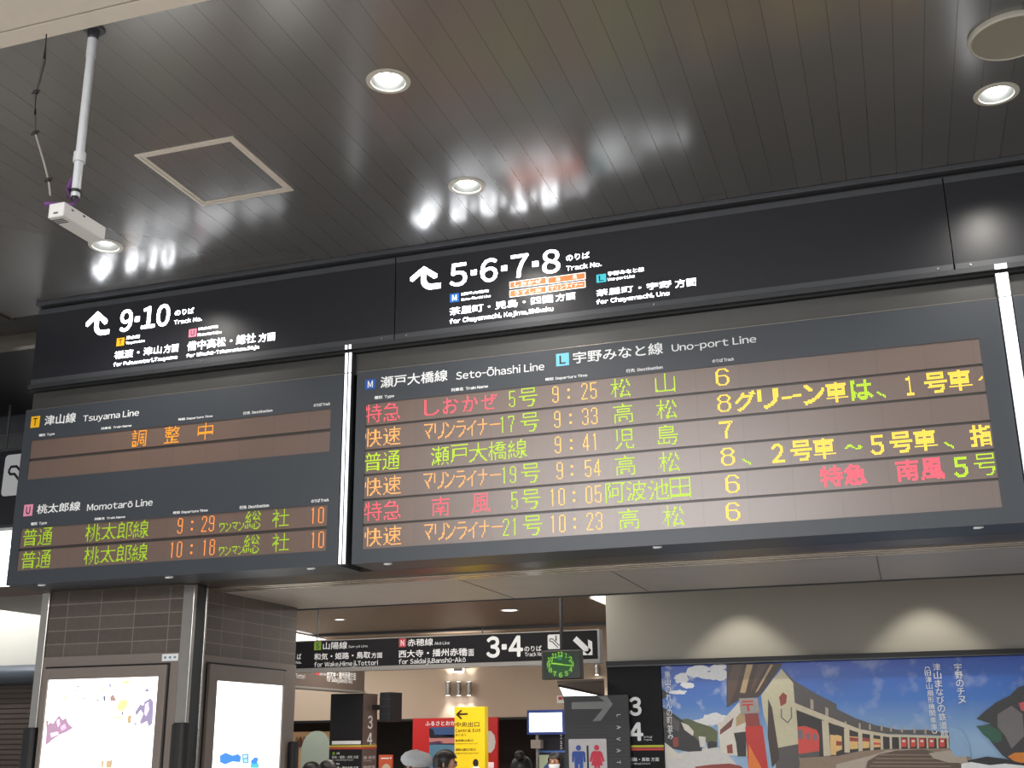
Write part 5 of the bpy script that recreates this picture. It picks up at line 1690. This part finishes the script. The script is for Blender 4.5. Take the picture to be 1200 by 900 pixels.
# curved roundhouse
A_(c_slate, (850, 130), (930, 205), (1080, 295), (1200, 355), (1200, 470), (1050, 400), (935, 345), (925, 220))
B_(c_slate, (0, 385), (120, 445), (250, 490), (400, 520), (580, 520), (720, 540), (720, 556), (560, 550), (330, 545), (150, 520), (0, 462))
for x in (1035, 1130):
    A_(c_pale, (x, 320 + (x - 1035) * 0.55), (x + 20, 332 + (x - 1035) * 0.55), (x + 20, 392 + (x - 1035) * 0.5), (x, 384 + (x - 1035) * 0.5))
for x in (60, 150, 215, 290, 350, 420, 500, 570):
    yy = 470 + 60 * (x / 570) ** 0.6
    B_(c_pale, (x - 6, yy - 22), (x + 6, yy - 18), (x + 6, yy + 18), (x - 6, yy + 14))
A_(c_beam, (918, 340), (1200, 455), (1200, 490), (945, 392))
A_(c_int, (945, 392), (1200, 490), (1200, 690), (968, 700))
B_(c_beam, (0, 455), (150, 515), (330, 548), (720, 560), (720, 575), (330, 565), (150, 540), (0, 490))
B_(c_int, (0, 488), (150, 540), (330, 565), (720, 575), (720, 640), (330, 645), (150, 660), (0, 690))
A_(c_train, (952, 500), (1000, 495), (1075, 520), (1092, 560), (1092, 660), (960, 680))
A_(c_win, (955, 520), (985, 518), (988, 575), (958, 580)); A_(c_win, (1010, 540), (1030, 542), (1032, 582), (1012, 582)); A_(c_win, (1052, 545), (1075, 550), (1078, 585), (1054, 585))
A_(c_slate, (960, 675), (1092, 655), (1090, 690), (970, 705))
A_(c_cream, (1160, 550), (1200, 555), (1200, 680), (1165, 680))
B_(c_cream, (0, 550), (35, 560), (38, 645), (0, 660)); B_(c_brick, (0, 590), (36, 595), (36, 620), (0, 620))
B_(c_cream, (82, 560), (140, 565), (140, 640), (85, 645)); B_(c_brick, (82, 565), (140, 572), (140, 595), (84, 592))
B_(c_cream, (165, 570), (212, 575), (212, 635), (167, 638)); B_(c_brick, (165, 568), (212, 575), (212, 595), (166, 592))
B_(c_cream, (238, 575), (282, 580), (282, 630), (238, 632)); B_(c_train, (238, 600), (282, 603), (282, 615), (238, 615))
for x in (415, 475, 530, 592, 660):
    B_(c_train, (x, 575), (x + 34, 577), (x + 34, 628), (x, 630)); B_(c_wall, (x + 8, 585), (x + 26, 586), (x + 26, 598), (x + 8, 598))
A_(c_beam, (1108, 460), (1150, 465), (1165, 685), (1120, 688))
for x, w__ in ((50, 34), (140, 26), (215, 22), (282, 16), (340, 15), (400, 12), (455, 12), (515, 11), (575, 11), (640, 11), (705, 11)):
    y0_ = 500 + 62 * min(1, x / 350)
    y1_ = 668 - 30 * min(1, x / 450)
    B_(c_beam, (x, y0_), (x + w__, y0_ + 3), (x + w__ + 3, y1_), (x + 3, y1_))
A_(c_earth, (968, 700), (1200, 685), (1200, 900), (930, 900), (965, 760))
B_(c_earth, (0, 688), (150, 655), (330, 642), (740, 636), (860, 700), (860, 900), (0, 900))
B_(c_pale, (0, 740), (200, 690), (330, 650), (500, 642), (280, 670), (200, 720), (180, 780), (0, 790))
B_(c_turn, (190, 790), (200, 720), (270, 680), (380, 652), (560, 645), (640, 668), (760, 715), (820, 760), (780, 900), (200, 900))
for k in range(5):
    y_ = 675 + k * 24
    B_(c_earth, (270 - 18 * k, y_), (640 + 30 * k, y_ + 2), (640 + 30 * k, y_ + 8), (270 - 18 * k, y_ + 7))
B_(c_pale, (590, 668), (720, 650), (830, 690), (840, 730), (720, 730), (620, 700))
B_(c_haze, (720, 505), (800, 520), (850, 600), (860, 690), (760, 690), (725, 640))
# a plain dark fish, and the water below it
B_(c_fish, (895, 450), (950, 400), (1020, 345), (1110, 300), (1160, 250), (1300, 200), (1420, 300), (1420, 760), (1280, 770), (1120, 725), (1060, 680), (1000, 610), (945, 540), (905, 500), (990, 480))
B_(c_fgrey, (1030, 420), (1120, 365), (1190, 420), (1200, 560), (1120, 640), (1080, 560), (1030, 500))
B_(c_fgreen, (893, 495), (980, 490), (1050, 530), (1060, 590), (1010, 605), (945, 555))
B_(c_fpink, (1165, 350), (1260, 320), (1260, 420), (1180, 395))
B_(c_forange, (1095, 690), (1140, 665), (1300, 660), (1300, 730), (1150, 730))
blob(B_, c_fgrey, 1290, 520, 60, 70, 3); blob(B_, c_fish, 1010, 415, 14, 16, 4)
B_(c_dark, (840, 715), (960, 690), (1080, 705), (1200, 735), (1400, 770), (1400, 900), (830, 900))
B_(c_cloud, (800, 735), (860, 725), (980, 745), (1080, 735), (1250, 755), (1400, 790), (1400, 900), (790, 900))
pc.m.build('picture_print', MUR, t)
def vtext(m, s, xt, yt, yb, size, Y):
    """a column of characters read downwards"""
    a_ = at(xt, yt, Y)
    zb__ = at(xt, yb, Y).z
    step = (a_.z - zb__) / len(s)
    for i, ch in enumerate(s):
        z1_ = a_.z - i * step
        fr = front(Y)
        if ch in '（(':
            m.stroke([(a_.x - size * 0.4, z1_ - step * 0.95), (a_.x - size * 0.25, z1_ - step * 0.62), (a_.x + size * 0.25, z1_ - step * 0.62), (a_.x + size * 0.4, z1_ - step * 0.95)], 0.006, fr)
            continue
        if ch in '）)':
            m.stroke([(a_.x - size * 0.4, z1_ - step * 0.05), (a_.x - size * 0.25, z1_ - step * 0.4), (a_.x + size * 0.25, z1_ - step * 0.4), (a_.x + size * 0.4, z1_ - step * 0.05)], 0.006, fr)
            continue
        m.text(ch, a_.x - size / 2, z1_ - step * 0.94, a_.x + size / 2, z1_ - step * 0.04, fr, 0, 0.006)
m = MB()
Ytx = Yu - 0.016
vtext(m, '勝山のれんの町並み', 782, 786, 867, 0.045, Ytx)
vtext(m, '津山まなびの鉄道館', 1097, 777, 865, 0.056, Ytx)
vtext(m, '(旧津山扇形機関車庫)', 1086, 777, 864, 0.045, Ytx)
vtext(m, '宇野のチヌ', 1122, 777, 825, 0.056, Ytx)
m.build('lettering', M['print_white'], t)

# ------------------------------------------------------------------ people
SKIN = mat('skin', srgb(200, 150, 122), 0.55, noise=0.05)
def skinned(verts, edges, radii, name, m, parent, sub=2, root=0):
    off = wloc(parent) if parent else Vector()
    me = bpy.data.meshes.new(name)
    me.from_pydata([tuple(Vector(v) - off) for v in verts], edges, [])
    o = bpy.data.objects.new(name, me)
    COL.objects.link(o)
    o.modifiers.new('skin', 'SKIN')
    for i, r in enumerate(radii):
        d = me.skin_vertices[0].data[i]
        d.radius = r if isinstance(r, tuple) else (r, r)
        d.use_root = (i == root)
    s = o.modifiers.new('sub', 'SUBSURF')
    s.levels = s.render_levels = sub
    ev = o.evaluated_get(bpy.context.evaluated_depsgraph_get())
    nm = bpy.data.meshes.new_from_object(ev)
    o.modifiers.clear()
    o.data = nm
    bpy.data.meshes.remove(me)
    nm.materials.clear()
    nm.materials.append(m)
    nm.polygons.foreach_set('use_smooth', [True] * len(nm.polygons))
    o.parent = parent
    return o

def person(px_, py_, Y, label, face, hair, top, pants, hair_style='short', extra=None):
    """px,py = top of the head in the photo; face = direction the person looks to (radians, 0 = away, pi = to the viewer)"""
    hd = at(px_, py_, Y)
    H = hd.z if hair_style != 'cap' else hd.z - 0.02
    s = H / 1.70
    ca, sa = math.cos(face), math.sin(face)
    def T(x, y, z):      # local: x right, y forward
        return (hd.x + (x * ca - y * sa) * s, hd.y + (x * sa + y * ca) * s, z * s)
    root = thing('person', label, 'person', (hd.x, hd.y, 0), 'people in the rear hall')
    V, E, Rr = [], [], []
    def add(p, r, prev=None):
        V.append(T(*p)); Rr.append(r * s if not isinstance(r, tuple) else (r[0] * s, r[1] * s))
        if prev is not None: E.append((prev, len(V) - 1))
        return len(V) - 1
    pel = add((0, 0, 0.95), (0.15, 0.11))
    wst = add((0, 0, 1.10), (0.135, 0.10), pel)
    chs = add((0, 0, 1.28), (0.155, 0.115), wst)
    nb = add((0, -0.005, 1.42), (0.075, 0.065), chs)
    nk = add((0, 0.0, 1.47), 0.052, nb)
    hj = add((0, 0.012, 1.535), (0.066, 0.075), nk)
    hm = add((0, 0.012, 1.60), (0.076, 0.092), hj)
    add((0, 0.005, 1.655), (0.06, 0.072), hm)
    nose = add((0, 0.112, 1.565), 0.012, hm)
    for sg in (-1, 1):
        sh = add((sg * 0.165, 0, 1.38), 0.058, chs)
        el = add((sg * 0.215, -0.01, 1.11), 0.042, sh)
        wr = add((sg * 0.225, 0.05, 0.87), 0.027, el)
        pm = add((sg * 0.225, 0.062, 0.80), (0.018, 0.036), wr)
        for k, (dy, ln) in enumerate(((0.034, 0.068), (0.013, 0.078), (-0.009, 0.074), (-0.03, 0.058))):
            a1 = add((sg * 0.224, 0.064 + dy, 0.755), 0.0095, pm)
            a2 = add((sg * 0.218, 0.066 + dy, 0.755 - ln * 0.55), 0.0085, a1)
            add((sg * 0.205, 0.066 + dy, 0.755 - ln), 0.007, a2)
        th = add((sg * 0.216, 0.105, 0.80), 0.011, pm)
        add((sg * 0.208, 0.118, 0.765), 0.0085, th)
        hp = add((sg * 0.09, 0, 0.88), 0.088, pel)
        kn = add((sg * 0.10, 0.015, 0.49), 0.058, hp)
        ak = add((sg * 0.10, -0.02, 0.10), 0.04, kn)
        add((sg * 0.105, 0.10, 0.045), (0.038, 0.04), ak)
    skinned(V, E, Rr, 'body', SKIN, root)
    # clothes
    def cloth(name, pts, col):
        vs = [T(*p) for p, r, q in pts]
        rs = [r * s if not isinstance(r, tuple) else (r[0] * s, r[1] * s) for p, r, q in pts]
        es = [(q, i) for i, (p, r, q) in enumerate(pts) if q is not None]
        skinned(vs, es, rs, name, col, root)
    jk = [((0, 0, 0.92), (0.168, 0.13), None), ((0, 0, 1.10), (0.158, 0.122), 0), ((0, 0, 1.28), (0.172, 0.132), 1), ((0, -0.005, 1.435), (0.085, 0.078), 2)]
    for sg in (-1, 1):
        n = len(jk)
        jk += [((sg * 0.168, 0, 1.385), 0.07, 2), ((sg * 0.215, -0.01, 1.11), 0.056, n), ((sg * 0.225, 0.045, 0.89), 0.042, n + 1)]
    cloth('jacket', jk, top)
    tr_ = [((0, 0, 0.95), (0.158, 0.12), None)]
    for sg in (-1, 1):
        n = len(tr_)
        tr_ += [((sg * 0.09, 0, 0.86), 0.1, 0), ((sg * 0.10, 0.015, 0.49), 0.072, n), ((sg * 0.10, -0.02, 0.12), 0.06, n + 1)]
    cloth('trousers', tr_, pants)
    for sg in (-1, 1):
        skinned([T(sg * 0.10, -0.05, 0.05), T(sg * 0.105, 0.05, 0.05), T(sg * 0.11, 0.14, 0.04)], [(0, 1), (1, 2)], [0.045 * s, 0.046 * s, 0.036 * s], 'shoe', M['black'], root)
    # face
    def bl(name, parts, m):
        mb = MB()
        for (p, r) in parts:
            mb.ball(T(*p), r[0] * s, r[1] * s, r[2] * s, 12)
        return mb.build(name, m, root, smooth=True)
    for sg in (-1, 1):
        bl('eye', [((sg * 0.031, 0.098, 1.592), (0.011, 0.009, 0.008))], M['ink_dark'])
        bl('ear', [((sg * 0.079, 0.0, 1.575), (0.014, 0.02, 0.032))], SKIN)
    bl('mouth', [((0, 0.098, 1.517), (0.022, 0.008, 0.006))], mat('lips', srgb(170, 95, 90), 0.5))
    # hair: shell over crown and back of head
    mb = MB()
    n, stp = 24, 12
    basev = len(mb.v)
    low = {'short': 1.55, 'long': 1.40, 'cap': 1.54, 'bun': 1.50, 'bob': 1.47}[hair_style]
    for i in range(stp + 1):
        fz = i / stp
        for k in range(n):
            an = 2 * math.pi * k / n
            fwd = math.sin(an)
            lim = low if fwd < 0.35 else 1.625
            z_ = 1.702 - (1.702 - lim) * fz
            zz_ = max(-1, min(1, (z_ - 1.60) / 0.102))
            rad = math.sqrt(max(0, 1 - zz_ * zz_)) if z_ > 1.60 else 1.0 - 0.12 * (1.60 - z_) / 0.2
            mb.v.append(T(0.096 * rad * math.cos(an), 0.004 + 0.108 * rad * fwd, z_))
    for i in range(stp):
        for k in range(n):
            a_, b_ = basev + i * n + k, basev + i * n + (k + 1) % n
            mb.f.append((a_, b_, b_ + n, a_ + n)); mb.m.append(0)
    mb.build('hair', hair, root, smooth=True)
    if hair_style == 'bun':
        bl('hair_bun', [((0, -0.085, 1.70), (0.045, 0.045, 0.045))], hair)
    if hair_style == 'cap':
        mb = MB()
        prof = [(0.098, 1.600), (0.118, 1.615), (0.132, 1.640), (0.128, 1.672), (0.100, 1.702), (0.055, 1.718), (0.0, 1.722)]
        nn = 28
        for r_, z_ in prof:
            for k in range(nn):
                an = 2 * math.pi * k / nn
                wob = 1 + 0.03 * math.sin(5 * an + z_ * 40)
                mb.v.append(T(r_ * wob * math.cos(an), 0.0 + r_ * wob * 1.05 * math.sin(an), z_ + 0.012 * math.cos(an)))
        for i in range(len(prof) - 1):
            for k in range(nn):
                a_, b_ = i * nn + k, i * nn + (k + 1) % nn
                mb.f.append((a_, b_, b_ + nn, a_ + nn)); mb.m.append(0)
        mb.build('cap', extra, root, smooth=True)
    if hair_style != 'cap' and extra is not None:
        mb = MB()
        for i in range(7):
            v_ = i / 6
            z_ = 1.555 - 0.085 * v_
            bul = 0.014 * math.sin(math.pi * v_)
            for k in range(9):
                an = math.radians(20 + 140 * k / 8)
                mb.v.append(T(0.085 * (1 - 0.2 * v_) * math.cos(an), 0.012 + (0.098 + bul) * (1 - 0.08 * v_) * math.sin(an), z_))
        for i in range(6):
            for k in range(8):
                a_ = i * 9 + k
                mb.f.append((a_, a_ + 1, a_ + 10, a_ + 9)); mb.m.append(0)
        mb.build('face_mask', extra, root, smooth=True)
    return root
HB = mat('hair_black', srgb(24, 20, 20), 0.45, noise=0.1)
HBr = mat('hair_brown', srgb(70, 48, 38), 0.45, noise=0.1)
CL = [mat('cloth_navy', srgb(44, 48, 62), 0.8), mat('cloth_black', srgb(30, 30, 32), 0.8), mat('cloth_grey', srgb(110, 108, 105), 0.8), mat('cloth_white', srgb(205, 203, 198), 0.8), mat('cloth_brown', srgb(96, 80, 68), 0.8)]
CAPM = mat('cap_grey', srgb(176, 180, 184), 0.9, noise=0.15, scale=60)
person(489, 880, 8.9, 'person in a pale grey flat cap, left of the yellow sign', math.pi * 0.85, HBr, CL[2], CL[0], 'cap', CAPM)
person(521, 878, 9.3, 'person with short black hair at the foot of the yellow sign', -math.pi * 0.4, HB, CL[1], CL[0], 'short', None)
person(651, 881, 13.3, 'masked person with black hair beside the lavatory sign', math.pi * 0.95, HB, CL[0], CL[1], 'bob', mat('mask_white', srgb(225, 228, 232), 0.7, noise=0.02))
person(611, 885, 9.6, 'person with dark hair tied in a bun, below the lit screen', 0.1, HB, CL[4], CL[1], 'bun', None)
person(365, 892, 9.9, 'left one of two dark haired heads beside the column', 0.0, HB, CL[1], CL[0], 'short', None)
person(384, 890, 10.6, 'right one of two dark haired heads, before the black pillar', 0.0, HB, CL[0], CL[1], 'short', None)
